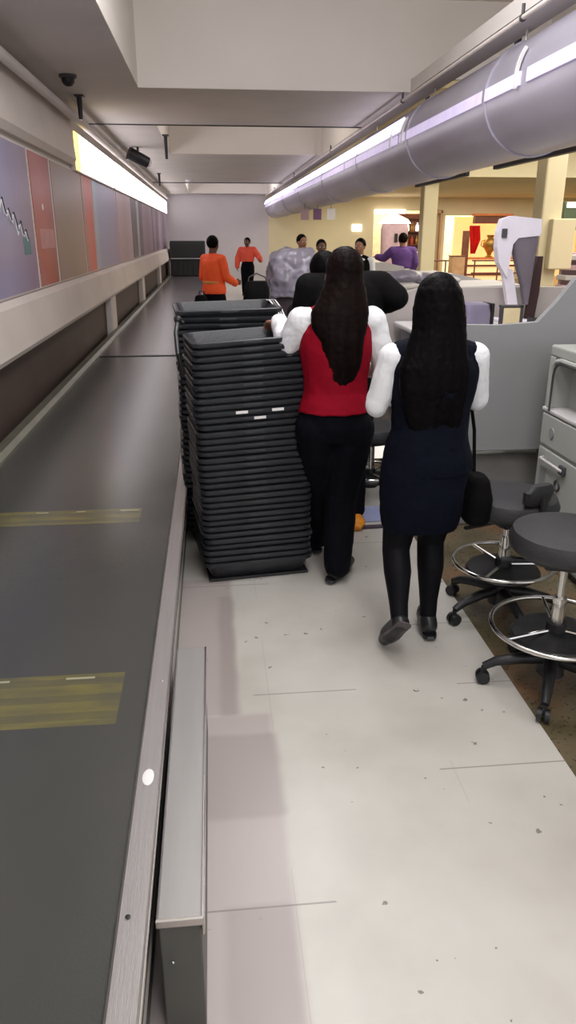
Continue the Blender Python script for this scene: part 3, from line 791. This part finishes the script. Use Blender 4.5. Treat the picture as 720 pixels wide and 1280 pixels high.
down = {-1:[(-.22,0,1.10),(-.22,.08,.86),Vector((0,.2,-1)),(0,1,0),(1,0,0)], 1:[(.22,0,1.10),(.22,.08,.86),Vector((0,.2,-1)),(0,1,0),(-1,0,0)]}
for loc, H_, lab, hm_, rz in (((1.63,14,0),1.72,'person in a dark jacket with a white collar, standing behind the plastic sheet',skin_m,PI+.4), ((2.38,12.4,0),1.66,'person in a dark suit standing left of the purple shirt',skin_m,PI-.5), ((1.84,13,0),1.64,'person in dark clothes just left of the red vest person head',skin2_m,PI)):
    build_person(lab, loc, H_, dict(wf=1.1, arms=down, legs=stand, skin=hm_, clothes=[('white_shirt',shirt_m,'shirt',dict(off=.012,aoff=.01)),('jacket',blackc_m,'vest',dict(z0=.50,off=.03)),('trousers',tro_m,'trousers',dict(top=.605,off=.02))] if rz != PI else [('jacket',blackc_m,'shirt',dict(off=.03,aoff=.03)),('trousers',tro_m,'trousers',dict(top=.605,off=.02))]), rotz=rz, vox=.014)

# ------------------------------------------------------------ stools
def stool(label, loc, rz, seat_z, ringz, ringr):
    t = thing('drafting_stool', label, 'stool', loc, rz, 'drafting stools by the grey cabinet')
    bm = nb(); lathe(bm, [(.05,seat_z-.02),(.19,seat_z-.012),(.215,seat_z+.01),(.22,seat_z+.04),(.205,seat_z+.075),(.15,seat_z+.088),(.02,seat_z+.084)], n=40); st = obj('seat', bm, seat_m, t, True)
    bm = nb(); box(bm, (-.1,-.1,seat_z-.05), (.1,.1,seat_z-.018), .008); box(bm, (.05,-.02,seat_z-.06), (.24,.0,seat_z-.045), .004); obj('seat_plate', bm, black_m, t)
    bm = nb(); cone(bm, (0,0,.36), (0,0,seat_z-.04), .016, .016, 20); obj('gas_lift', bm, chrome_m, t, True)
    bm = nb(); cone(bm, (0,0,.14), (0,0,.40), .029, .026, 24); obj('column', bm, chrome_m, t, True)
    bm = nb(); tube(bm, [(ringr*math.cos(2*PI*k/48), ringr*math.sin(2*PI*k/48), ringz) for k in range(48)], .010, 10, True); fr = obj('foot_ring', bm, chrome_m, t, True)
    for k in range(3):
        a = 2*PI*k/3+.5
        bm = nb(); cone(bm, (.03*math.cos(a),.03*math.sin(a),ringz-.01), (ringr*math.cos(a),ringr*math.sin(a),ringz), .008, .008, 8); obj('spoke', bm, chrome_m, fr)
    bm = nb(); cone(bm, (0,0,ringz-.04), (0,0,ringz+.02), .042, .038, 20); obj('ring_clamp', bm, black_m, t, True)
    bm = nb(); lathe(bm, [(.04,ringz-.075),(.16,ringz-.06),(.175,ringz-.045),(.165,ringz-.03),(.05,ringz-.015)], n=36); obj('foot_disc', bm, black_m, t, True)
    bm = nb(); cone(bm, (0,0,.06), (0,0,.15), .055, .04, 20); obj('base_hub', bm, black_m, t, True)
    for k in range(5):
        a = 2*PI*k/5
        d = Vector((math.cos(a), math.sin(a), 0))
        bm = nb(); tube(bm, [d*.03+Vector((0,0,.125)), d*.12+Vector((0,0,.12)), d*.22+Vector((0,0,.10)), d*.265+Vector((0,0,.075))], [.026,.024,.02,.016], 10); lg = obj('leg', bm, black_m, t, True)
        sd = Vector((-d.y,d.x,0))
        bm = nb()
        for q in (-1,1): cone(bm, d*.265+sd*q*.006+Vector((0,0,.028)), d*.265+sd*q*.024+Vector((0,0,.028)), .028, .026, 16)
        cone(bm, d*.265+Vector((0,0,.03)), d*.265+Vector((0,0,.075)), .01, .01, 10); obj('caster', bm, black_m, lg, True)
    return t
stool('nearest black drafting stool with chrome foot ring at the right edge', (1.31,2.48,0), math.radians(170), .60, .27, .25)
s2 = stool('black drafting stool with small backrest, just behind the nearest stool', (1.33,3.10,0), math.radians(200), .53, .27, .23)
bm = nb(); loft(bm, [(.61,.02,.17,.04,.02),(.63,.02,.18,.07,.03),(.69,.03,.2,.08,.03),(.72,.03,.21,.05,.02)], power=2.6); 
br = obj('backrest', bm, seat_m, s2, True)
bm = nb(); tube(bm, [(0,.02,.50),(0,.16,.50),(.01,.22,.56),(.02,.215,.68)], .014, 8); obj('back_bar', bm, black_m, br, True)
s3 = stool('farther drafting stool partly hidden between the two women', (1.06,4.9,0), .3, .42, .17, .22)

# ------------------------------------------------------------ grey cabinet with open niche (right edge)
cb = thing('service_cabinet', 'pale grey cabinet with an open rounded niche and drawers at the right edge', 'cabinet', (1.82,3.95,0), 0)
D_, W_ = 1.5, .75   # runs towards the camera along -Y, depth in +X
bm = nb(); box(bm, (.012,-D_,.04), (W_,0,.82), .006)
box(bm, (.012,-.06,.82), (W_,0,1.10), .006); box(bm, (W_-.05,-D_,.82), (W_,0,1.10)); box(bm, (.012,-D_,1.10), (W_,0,1.16), .01); box(bm, (.012,-D_,.82), (W_,-D_+.06,1.10))
obj('cabinet_body', bm, cab_m, cb)
bm = nb(); box(bm, (.03,-D_+.02,0), (W_-.03,-.02,.05)); obj('plinth', bm, dkgrey_m, cb)
# rounded niche frame
bm = nb()
pts = [(0,-.08,.83),(0,-.08,1.02),(0,-.09,1.06),(0,-.12,1.085),(0,-.17,1.095),(0,-D_+.17,1.095),(0,-D_+.1,1.06),(0,-D_+.08,1.02),(0,-D_+.08,.83)]
tube(bm, pts, .014, 8); nf = obj('niche_frame', bm, cab_m, cb, True)
bm = nb(); tube(bm, [(p[0]-.004, p[1]-.018 if p[1] > -.7 else p[1]+.018, p[2]-.016) for p in pts], .006, 8); o = obj('niche_gasket', bm, dkgrey_m, nf, True)
bm = nb(); box(bm, (.0,-D_,.80), (.30,-.0,.822), .006); obj('niche_shelf', bm, counter_m, cb)
bm = nb(); box(bm, (.12,-D_+.06,.82), (.14,-.06,1.10)); obj('niche_back', bm, cabin_m, cb)
bm = nb(); cone(bm, (.05,-.42,.822), (.05,-.42,.835), .022, .022, 16); obj('cable_grommet', bm, black_m, cb, True)
for k, (z0, z1) in enumerate(((.62,.79),(.30,.60),(.06,.28))):
    for j in range(2):
        y1 = -.02-j*.74
        bm = nb(); box(bm, (0,y1-.72,z0), (.014,y1,z1), .005); dr = obj('drawer', bm, cab_m, cb)
        if k == 0:
            bm = nb(); cone(bm, (-.006,y1-.14,(z0+z1)/2), (.0,y1-.14,(z0+z1)/2), .028, .028, 18); obj('lock_plate', bm, greyp_m, dr, True)
        if k == 1:
            bm = nb(); tube(bm, [(0,y1-.07,.55),(-.022,y1-.08,.55),(-.022,y1-.34,.55),(0,y1-.35,.55)], .008, 8); obj('handle', bm, counter_m, dr, True)
            bm = nb(); box(bm, (-.02,y1-.36,.525), (.0,y1-.30,.575), .006); obj('latch', bm, dkgrey_m, dr)
            bm = nb(); tube(bm, [(-.003,y1-.28+.028*math.cos(a*PI/8),.45+.028*math.sin(a*PI/8)) for a in range(16)], .006, 6, True); obj('lock_ring', bm, dkgrey_m, dr, True)
            bm = nb(); box(bm, (-.003,y1-.13,.33), (.001,y1-.05,.50), .001); obj('vent_grille', bm, greyp_m, dr)
        if k == 2:
            bm = nb(); box(bm, (-.012,y1-.60,.245), (.001,y1-.12,.258), .002); obj('pull_slot', bm, black_m, dr)
    
# check-in desk behind: big curved grey side panel
dk = thing('check_in_desk', 'check-in desk with a large curved grey side panel behind the pale cabinet', 'desk', (0,4.2,0))
bm = nb()
poly = [(1.30,.50),(2.9,.50),(2.9,1.66),(2.35,1.62),(2.18,1.56),(2.04,1.48),(1.95,1.36),(1.85,1.25),(1.62,1.235),(1.42,1.24),(1.34,1.20),(1.30,1.12)]
prism(bm, poly, 'y', 0, .05); obj('side_panel', bm, greyp_m, dk)
bm = nb(); box(bm, (1.36,.05,0), (2.9,1.15,.49), .01); obj('desk_base', bm, M('mid_grey_base',(124,122,120),.55), dk)
bm = nb(); box(bm, (1.33,-.012,.478), (1.93,.01,.498), .004); obj('trim_strip', bm, chrome_m, dk)
bm = nb(); box(bm, (1.34,.05,.49), (2.9,1.15,1.10), .01); obj('desk_body', bm, greyp_m, dk)
bm = nb(); box(bm, (1.30,.05,1.10), (2.9,1.2,1.135), .01); obj('counter_top', bm, counter_m, dk)
# items on that counter
t = thing('carton', 'beige carton with dark edges on the desk counter behind the long haired person', 'box', (1.915,4.75,1.137), .0)
bm = nb(); box(bm, (-.07,-.03,0), (.04,.03,.145), .004); bb = obj('carton_body', bm, M('beige_card',(218,202,160),.6), t)
bm = nb(); box(bm, (.04,-.03,0), (.06,.04,.16), .003); box(bm, (-.078,-.03,0), (-.07,.03,.16), .003); box(bm, (-.08,-.03,.146), (.06,.04,.16), .003); obj('dark_binding', bm, dkgrey_m, t)
t = thing('ticket_printer', 'small lavender grey printer left of the beige carton', 'printer', (1.73,4.95,1.137), .1)
bm = nb(); loft(bm, [(0,0,0,.09,.09),(.10,0,0,.09,.09),(.15,0,.01,.085,.08),(.16,0,.02,.07,.06)], power=6, n=32); obj('printer_body', bm, M('lavender_plastic',(122,116,138),.5), t, True)
bm = nb(); box(bm, (.088,-.08,.02), (.108,.07,.16), .004); obj('side_cover', bm, black_m, t)
t = thing('paper_tray', 'dark wedge shaped tray right of the beige carton', 'tray', (2.16,4.80,1.137), 0)
bm = nb(); prism(bm, [(-.08,0),(.13,0),(.13,.01),(-.08,.075)], 'y', -.1, .1); obj('tray_body', bm, black_m, t)
# white monitor on slanted leg
t = thing('desk_monitor', 'white backed monitor on a slanted white leg above the desk', 'monitor', (2.10,5.25,1.137))
t.scale = (.68,1,1)
bm = nb()
prism(bm, [(-.10,.30),(-.20,.40),(-.23,.50),(-.23,.60),(-.20,.68),(-.10,.70),(.20,.68),(.21,.60),(.20,.575),(-.02,.56),(-.07,.52),(-.08,.44)], 'y', -.05, .03); obj('white_shell', bm, monw_m, t)
bm = nb(); loft(bm, [(.12,.15,0,.02,.03),(.25,.13,0,.05,.04),(.40,.09,0,.10,.045),(.52,.07,0,.14,.045),(.58,.07,0,.14,.04)], power=3); obj('grey_back', bm, M('monitor_grey',(108,100,110),.5), t, True)
bm = nb(); prism(bm, [(-.14,.36),(-.03,.36),(.10,.0),(.0,.0)], 'y', -.02, .03); obj('slanted_leg', bm, monw_m, t)
bm = nb(); box(bm, (-.12,-.12,0), (.22,.14,.02), .006); obj('foot', bm, monw_m, t)
bm = nb(); box(bm, (-.2,-.07,.56), (-.15,-.045,.62), .006); obj('bracket', bm, dkgrey_m, t)
t = thing('queue_board', 'tall narrow dark red board standing on the counter right of the monitor', 'board', (2.27,5.30,1.137), .0)
t.scale = (.8,1,1)
bm = nb(); prism(bm, [(-.05,.02),(.03,.02),(.05,.2),(.05,.44),(.0,.44),(-.03,.3)], 'y', -.02, .02); obj('board', bm, M('dark_maroon',(52,22,24),.5), t)
bm = nb(); box(bm, (-.07,-.07,0), (.07,.07,.02), .004); obj('foot', bm, black_m, t)

# light grey rounded scale housing left of the navy woman, and farther desks
t = thing('check_in_desk', 'pale rounded check-in desk between the two women', 'desk', (0,5.45,0))
bm = nb(); prism(bm, [(1.30,.5),(1.25,.98),(1.22,1.03),(1.12,1.06),(1.10,1.12),(1.14,1.19),(1.28,1.26),(1.40,1.33),(1.50,1.36),(2.8,1.36),(2.8,.5)], 'y', 0, .06); obj('side_panel', bm, M('warm_grey_panel',(176,168,164),.55,var=.05), t)
bm = nb(); box(bm, (1.32,.06,.02), (2.8,1.3,1.10), .01); obj('desk_body', bm, M('brown_grey_panel',(124,116,108),.6), t)
bm = nb(); box(bm, (1.25,.06,1.10), (2.8,1.35,1.135), .01); obj('counter_top', bm, counter_m, t)
bm = nb(); box(bm, (1.16,-.02,.10), (1.30,.0,.22), .004); o = obj('lit_panel', bm, M('lit_panel',(250,246,238),.5,emit=(255,250,238),estr=.6), t)
t = thing('luggage_scale', 'low grey steel luggage scale behind the farther stool', 'scale', (.90,6.0,0))
bm = nb(); box(bm, (-.1,0,0), (.3,.6,.10), .01); obj('scale_base', bm, dkgrey_m, t)
bm = nb(); box(bm, (-.1,0,.10), (.3,.6,.13), .008); obj('scale_plate', bm, steel_m, t)
bm = nb(); box(bm, (-.05,-.01,.14), (.12,.0,.32), .004); box(bm, (-.05,-.01,.12), (-.03,.0,.15)); box(bm, (.10,-.01,.12), (.12,.0,.15)); obj('white_notice', bm, white_m, t)
deskp = None
for i, y in enumerate((8.0, 10.4, 14.8)):
    lab = ('check-in desk in the row, first beyond the pale rounded desk', 'check-in desk in the row, second beyond the pale rounded desk', 'farthest check-in desk of the row')[i]
    if deskp is None:
        t = thing('check_in_desk', lab, 'desk', (0,y,0), 0, 'check-in desks farther down')
        bm = nb(); box(bm, (1.75,0,.02), (3.6,.9,1.06), .02); obj('desk_body', bm, greyp_m, t)
        bm = nb(); prism(bm, [(1.7,1.06),(3.7,1.06),(3.7,1.14),(3.3,1.22),(2.6,1.20),(1.8,1.12)], 'y', -.03, .95); obj('counter_top', bm, counter_m, t)
        deskp = t
    else: t = dup(deskp, (0,y,0), None, lab)
t = thing('wrapped_bundle', 'crumpled grey and lavender bags piled on the far counter', 'bundle', (2.15,8.3,1.22))
t.scale = (1,1,.6)
bm = nb()
for x, z, r in ((-.25,.09,.16),(-.05,.12,.17),(.2,.08,.15),(.42,.05,.12)): ball(bm, (x,random.uniform(-.05,.05),z), r, (1.2,1,.7))
remeshed('bundle_body', bm, plastic_m, t, .015, 4, disp=.03, dscale=.12)

# plastic covered trolley beyond the trays
t = thing('covered_trolley', 'trolley draped in crumpled grey plastic sheet beyond the tray stacks', 'trolley', (.72,7.0,0))
bm = nb()
for k in range(2):
    tube(bm, [(-.1+k*.2,-.25,.06),(-.1+k*.2,-.25,1.05),(-.08+k*.2,.0,1.12),(-.1+k*.2,.25,1.05),(-.1+k*.2,.25,.06)], .02, 8)
tube(bm, [(-.1,-.25,.35),(.1,-.25,.35)], .018, 8); tube(bm, [(-.1,-.25,.7),(.1,-.25,.7)], .018, 8)
obj('trolley_frame', bm, black_m, t, True)
bm = nb(); box(bm, (-.2,-.3,.2), (.22,.3,.26), .02); obj('shelf', bm, dkgrey_m, t)
for sx in (-1,1):
    for sy in (-1,1):
        bm = nb(); cone(bm, (sx*.14-.015,sy*.25,.05), (sx*.14+.015,sy*.25,.05), .05, .05, 18); obj('wheel', bm, black_m, t, True)
bm = nb()
loft(bm, [(1.20,0,0,.21,.30),(1.26,0,0,.22,.31),(1.42,.0,0,.22,.30),(1.53,.02,0,.21,.26),(1.60,.04,0,.14,.18)], power=3)
ball(bm, (.13,-.05,1.22), .15, (.8,1,1.3)); ball(bm, (.15,-.05,1.08), .10, (.8,1,1.4)); ball(bm, (-.18,-.05,1.24), .08, (.8,1,1.6)); 
remeshed('plastic_sheet', bm, plastic_m, t, .014, 3, disp=.07, dscale=.11)
bm = nb(); loft(bm, [(.8,0,0,.17,.24),(.95,0,0,.18,.25),(1.22,0,0,.18,.25)], power=3); obj('dark_case', bm, M('dark_maroon_case',(62,50,56),.6), t, True)
# black handbag on a box beyond the trays, white striped strap
t = thing('handbag', 'black handbag with a curved handle beyond the rear tray stack', 'bag', (.36,6.2,1.20))
bm = nb(); loft(bm, [(0,0,0,.10,.08),(.02,0,0,.11,.09),(.12,0,0,.10,.08),(.17,0,0,.075,.05)], power=2.6); obj('bag_body', bm, blackc_m, t, True)
bm = nb(); tube(bm, [(-.07,0,.14),(-.06,0,.20),(0,0,.23),(.07,0,.20),(.10,0,.12),(.10,-.05,.04)], .006, 8); obj('handle', bm, dkgrey_m, t, True)
bm = nb(); box(bm, (-.02,-.10,.02), (.09,-.085,.035), .003); obj('white_tag', bm, white_m, t)
t = thing('side_table', 'dark narrow table that carries the black handbag', 'table', (.36,6.2,0))
bm = nb(); box(bm, (-.16,-.2,1.15), (.16,.2,1.2), .01); obj('table_top', bm, dkgrey_m, t)
for sx in (-1,1):
    for sy in (-1,1):
        bm = nb(); box(bm, (sx*.13-.015,sy*.17-.015,0), (sx*.13+.015,sy*.17+.015,1.15), .003); obj('leg', bm, dkgrey_m, t)
t = thing('backpack', 'dark backpack leaning below the orange safety vest', 'backpack', (-.10,8.3,.353))
bm = nb(); loft(bm, [(0,0,0,.10,.09),(.03,0,0,.12,.11),(.45,0,0,.12,.11),(.62,-.01,0,.10,.09),(.76,-.02,0,.05,.04)], power=2.8); remeshed('backpack_body', bm, blackc_m, t, .012, 3, disp=.02)
bm = nb(); tube(bm, [(-.03,-.02,.74),(-.03,-.02,.80),(.02,-.02,.80),(.02,-.02,.72)], .008, 8); obj('carry_loop', bm, black_m, t, True)
t = thing('cart', 'low dark cart that carries the backpack beside the conveyor', 'cart', (-.02,8.3,0))
bm = nb(); box(bm, (-.15,-.25,.30), (.2,.25,.35), .01); obj('deck', bm, dkgrey_m, t)
for sx in (-1,1):
    for sy in (-1,1):
        bm = nb(); box(bm, (.025+sx*.14-.015,sy*.2-.015,.06), (.025+sx*.14+.015,sy*.2+.015,.3), .003); obj('leg', bm, dkgrey_m, t)
        bm = nb(); cone(bm, (.025+sx*.14-.012,sy*.2,.035), (.025+sx*.14+.012,sy*.2,.035), .035, .035, 14); obj('wheel', bm, black_m, t)

# litter on the floor
def sheet(bm, pts, th=.004):
    a = [bm.verts.new((x,y,z)) for x,y,z in pts]; b_ = [bm.verts.new((x,y,z+th)) for x,y,z in pts]; n = len(pts)
    for i in range(n): bm.faces.new((a[i],a[(i+1)%n],b_[(i+1)%n],b_[i]))
    bm.faces.new(a[::-1]); bm.faces.new(b_)
bm = nb(); sheet(bm, [(-.12,-.12,.002),(.10,-.10,.002),(.14,.10,.03),(-.06,.13,.012)]); tag(obj('paper_sheet', bm, M('blue_grey_paper',(128,134,166),.6), None, False, (.97,4.46,0)), 'blue grey sheet lying on the white floor', 'paper')
bm = nb(); loft(bm, [(.0,0,0,.05,.09),(.03,0,0,.07,.11),(.06,0,0,.05,.09),(.075,.0,0,.02,.04)]); tag(remeshed('crumpled_wrapper', bm, M('orange_wrapper',(226,142,36),.5), None, .008, 2, disp=.03, dscale=.05), 'crumpled orange yellow wrapper lying on the floor', 'wrapper').location = (.845,4.30,0)
bm = nb(); sheet(bm, [(-.1,-.03,0),(.1,-.015,0),(.1,.02,0),(-.1,.015,0)], .012); tag(obj('dark_strip', bm, M('dark_mauve',(72,58,72),.6), None, False, (.97,4.26,0)), 'short dark strip lying in front of the blue grey sheet', 'strip')

# ------------------------------------------------------------ concourse furniture and shops
def shop_floor(): pass
# shop 1
t = thing('shop_sign', 'wide glowing white sign strip above the middle shop front', 'sign', (7.2,30.9,2.48))
bm = nb(); box(bm, (-.75,-.05,0), (.5,.04,.16), .02); obj('sign_face', bm, shopwht_m, t)
t = thing('shop_sign', 'small glowing white square sign on the beige wall', 'sign', (5.78,30.96,1.95))
bm = nb(); box(bm, (-.2,-.03,-.12), (.2,.03,.14), .02); obj('sign_face', bm, shopwht_m, t)
t = thing('display_stand', 'pale pink display stand with a white glowing crown, behind the purple shirt', 'display', (6.95,29.5,0))
bm = nb(); loft(bm, [(0,0,0,.5,.3),(.9,0,0,.48,.3),(1.9,0,0,.5,.3),(2.1,0,0,.45,.3)], power=4); obj('stand_body', bm, pink_m, t)
bm = nb(); loft(bm, [(2.1,0,0,.62,.32),(2.25,0,0,.5,.3),(2.38,0,0,.2,.15),(2.42,0,0,.1,.1)], power=2.4); obj('crown', bm, shopwht_m, t)
bm = nb(); box(bm, (-.06,-.34,1.45), (.06,-.3,1.75)); obj('dark_mark', bm, black_m, t)
t = thing('shelf_unit', 'brown shop shelf unit with small goods at the middle shop', 'shelf', (8.05,31.6,0))
bm = nb(); box(bm, (-.5,0,0), (.5,.05,2.5)); box(bm, (-.5,-.3,0), (-.45,.05,2.5)); box(bm, (.45,-.3,0), (.5,.05,2.5))
for z in (.3,.8,1.3,1.8,2.3): box(bm, (-.45,-.28,z), (.45,0,z+.04))
obj('carcass', bm, brownwood_m, t)
random.seed(3)
for z in (.84,1.34,1.84):
    for k in range(4):
        bm = nb(); lathe(bm, [(.06,0),(.075,.05),(.07,.2),(.03,.26),(.03,.32)], n=12); tag(obj('goods_jar', bm, random.choice([shopwht_m,red_m,gold_m]), None, True, (8.05-.3+k*.2,31.48,z+.002)), 'small jar on the brown shelves of the middle shop', 'jar', 'jars on the brown shop shelves')
t = thing('door_frame', 'tan wooden door frame at the right side of the middle shop', 'door frame', (9.0,30.85,0))
bm = nb(); box(bm, (-.18,-.1,0), (-.08,.1,2.6), .01); box(bm, (.08,-.1,0), (.16,.1,2.6), .01); box(bm, (-.18,-.1,2.5), (.16,.1,2.62), .01); obj('frame', bm, tanwood_m, t)
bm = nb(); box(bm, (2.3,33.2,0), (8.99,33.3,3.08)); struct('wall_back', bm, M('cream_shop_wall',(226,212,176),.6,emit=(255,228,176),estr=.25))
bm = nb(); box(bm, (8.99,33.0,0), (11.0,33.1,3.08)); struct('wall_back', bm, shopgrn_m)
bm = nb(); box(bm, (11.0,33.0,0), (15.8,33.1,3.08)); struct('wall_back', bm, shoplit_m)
# shop 2
t = thing('shop_canopy', 'brown timber header over the amber lit shop', 'header', (11.0,30.6,2.12))
bm = nb(); box(bm, (-.62,-.15,0), (.85,.15,.32), .02); obj('header_board', bm, brownwood_m, t)
bm = nb(); box(bm, (-.66,-.2,.28), (.9,.2,.36), .01); obj('cornice', bm, orangewood_m, t)
t = thing('drape', 'red drape hanging at the left of the amber lit shop', 'drape', (10.3,30.4,1.0))
bm = nb()
R = []
for i in range(9):
    z = i*.13; w = .22 if i > 3 else .1+.03*i
    R.append([bm.verts.new((-.15+w*(k/12)*2+.12*(1-i/8), .05*math.sin(k*1.6), z)) for k in range(13)])
for a, b_ in zip(R, R[1:]):
    for k in range(12): bm.faces.new((a[k],a[k+1],b_[k+1],b_[k]))
bmesh.ops.solidify(bm, geom=bm.faces[:], thickness=.02)
obj('drape_cloth', bm, drape_m, t, True)
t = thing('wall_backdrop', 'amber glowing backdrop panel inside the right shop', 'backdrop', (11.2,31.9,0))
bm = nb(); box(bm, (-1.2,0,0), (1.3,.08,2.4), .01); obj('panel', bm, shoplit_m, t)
t = thing('golden_vase', 'tall golden vase on the shelf of the amber lit shop', 'vase', (11.15,30.7,.86))
bm = nb(); lathe(bm, [(.12,0),(.16,.02),(.08,.08),(.10,.15),(.26,.40),(.28,.55),(.20,.68),(.12,.74),(.15,.82),(.17,.84),(.14,.84)], n=24); obj('vase_body', bm, gold_m, t, True)
for s in (-1,1):
    bm = nb(); tube(bm, [(s*.2,0,.66),(s*.34,0,.62),(s*.36,0,.45),(s*.25,0,.38)], .02, 8); obj('handle', bm, gold_m, t, True)
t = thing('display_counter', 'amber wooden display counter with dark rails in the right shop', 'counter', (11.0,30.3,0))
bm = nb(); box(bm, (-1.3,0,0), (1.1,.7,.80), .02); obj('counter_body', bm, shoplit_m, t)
bm = nb(); box(bm, (-1.35,-.05,.80), (1.15,.75,.86), .01); obj('counter_top', bm, orangewood_m, t)
for z in (.18,.52):
    bm = nb(); box(bm, (-1.3,-.06,z), (1.1,-.01,z+.07), .01); obj('rail', bm, brownwood_m, t)
for z in (.0,.3,.62):
    for k in range(4):
        pass
for x, lab in ((9.75,'narrow brown upright panel left of the amber lit shop'),):
    t = thing('upright_panel', lab, 'panel', (x,29.5,0)); bm = nb(); box(bm, (-.13,-.04,0), (.13,.04,1.85), .01); obj('panel_board', bm, brownwood_m, t)
    bm = nb(); box(bm, (-.2,-.15,0), (.2,.15,.03), .005); obj('foot', bm, dkgrey_m, t)
t = thing('cabinet_box', 'plain tan cabinet in front of the narrow brown panel', 'cabinet', (9.2,28.7,0)); bm = nb(); box(bm, (-.24,-.25,0), (.24,.25,.95), .02); obj('cabinet_body', bm, tanwood_m, t)
bm = nb(); box(bm, (-.26,-.27,.95), (.26,.27,.98), .005); obj('cabinet_top', bm, brownwood_m, t)
t = thing('totem_display', 'tall glass and metal totem left of the pale green shop wall', 'totem', (7.95,28.6,0))
bm = nb(); box(bm, (-.2,-.1,0), (.2,.1,1.9), .02); obj('totem_body', bm, M('totem_glass',(150,146,140),.2,.3), t)
bm = nb(); box(bm, (-.12,-.12,1.5), (.05,-.095,2.2), .01); obj('light_tube', bm, shopwht_m, t)
# barrier rails in the concourse
bt = None
for i, (x, y) in enumerate(((7.0,25.5),(9.6,25.5))):
    lab = ('dark handrail barrier right of the purple shirt','dark handrail barrier in front of the amber lit shop')[i]
    if bt is None:
        t = bt = thing('barrier_rail', lab, 'barrier', (x,y,0), 0, 'barriers in the concourse')
        for z in (.5,.9): 
            bm = nb(); tube(bm, [(-.9,0,z),(.9,0,z)], .025, 8); obj('rail', bm, brownwood_m, t, True)
        for q in (-.8,0,.8):
            bm = nb(); cone(bm, (q,0,0), (q,0,.92), .025, .025, 10); obj('post', bm, brownwood_m, t, True)
    else: dup(bt, (x,y,0), None, lab)
# right hand shop and shelves past the column
t = thing('shop_canopy', 'dark green shop fascia with white lights at the right edge', 'fascia', (9.0,18.0,1.82))
bm = nb(); box(bm, (-.75,0,0), (1.2,.3,.62), .02); obj('fascia_board', bm, M('dark_green_board',(78,90,66),.5), t)
bm = nb(); box(bm, (-.7,-.03,.48), (.9,.0,.6), .01); obj('light_row', bm, shopwht_m, t)
for x in (-.6,1.05):
    bm = nb(); box(bm, (x,.1,-1.82), (x+.1,.2,.0), .01); obj('post', bm, dkgrey_m, t)
t = thing('display_shelf', 'stepped pinkish white display shelf right of the column', 'shelf', (7.15,14.0,0))
for k in range(5):
    bm = nb(); box(bm, (-.55,-.1*k*0,.55+.18*k), (.9,.4,.64+.18*k), .01); obj('tier', bm, (pink_m if k % 2 else counter_m), t)
bm = nb(); box(bm, (-.5,.02,0), (.85,.38,.55), .01); obj('shelf_base', bm, tanwood_m, t)
bm = nb(); box(bm, (-.5,.3,.6), (.85,.38,1.4), .01); obj('shelf_back', bm, pink_m, t)
t = thing('wooden_counter', 'tan counter with an amber top near the column base', 'counter', (6.2,10.6,0))
bm = nb(); box(bm, (-.65,0,0), (.6,.5,.98), .02); obj('counter_body', bm, tanwood_m, t)
bm = nb(); box(bm, (-.7,-.05,.98), (.65,.55,1.03), .01); obj('counter_top', bm, orangewood_m, t)

# ------------------------------------------------------------ light
def area(name, loc, rot, sx, sy, power, col):
    l = bpy.data.lights.new(name, 'AREA'); l.shape = 'RECTANGLE'; l.size = sx; l.size_y = sy; l.energy = power; l.color = col
    o = bpy.data.objects.new(name, l); COL.objects.link(o); o.location = loc; o.rotation_euler = rot; return o
def bulb(name, loc, power, col, rad=.25):
    l = bpy.data.lights.new(name, 'POINT'); l.energy = power; l.color = col; l.shadow_soft_size = rad
    o = bpy.data.objects.new(name, l); COL.objects.link(o); o.location = loc; return o
WH = (.97,.97,1)
for yb in (-1.2, 1.0, 3.2, 5.4): bulb('coffer_fill', (.75,yb,3.55), 42, WH)  # unseen fill lights added in the coffers to brighten ceiling and floor
area('coffer_fill', (.75,2.4,3.95), (0,0,0), 1.6, 7, 60, WH)
bulb('coffer_fill', (.75,13.2,3.5), 22, (1,.95,.86))
bulb('coffer_fill', (.75,27,3.4), 60, (.97,.95,1))
area('concourse_lamp', (7,8,4.15), (0,0,0), 5, 8, 360, (1,.95,.86))
area('concourse_lamp', (8.5,16,4.15), (0,0,0), 8, 5, 420, (1,.94,.82))
area('concourse_lamp', (8.5,26,3.05), (0,0,0), 9, 7, 420, (1,.93,.8))
area('shop_lamp', (7.7,32.2,3.0), (0,0,0), 2, 1.2, 60, (1,.85,.65))
area('shop_lamp', (11.5,32.4,3.0), (0,0,0), 4, 1, 90, (1,.8,.55))
w = bpy.data.worlds.new('world'); S.world = w; w.use_nodes = True
w.node_tree.nodes['Background'].inputs[0].default_value = (.88,.90,.97,1); w.node_tree.nodes['Background'].inputs[1].default_value = 1.05
S.view_settings.view_transform = 'Standard'; S.view_settings.look = 'None'; S.view_settings.gamma = 1; S.view_settings.exposure = .4
try: S.view_settings.use_curve_mapping = False
except Exception: pass
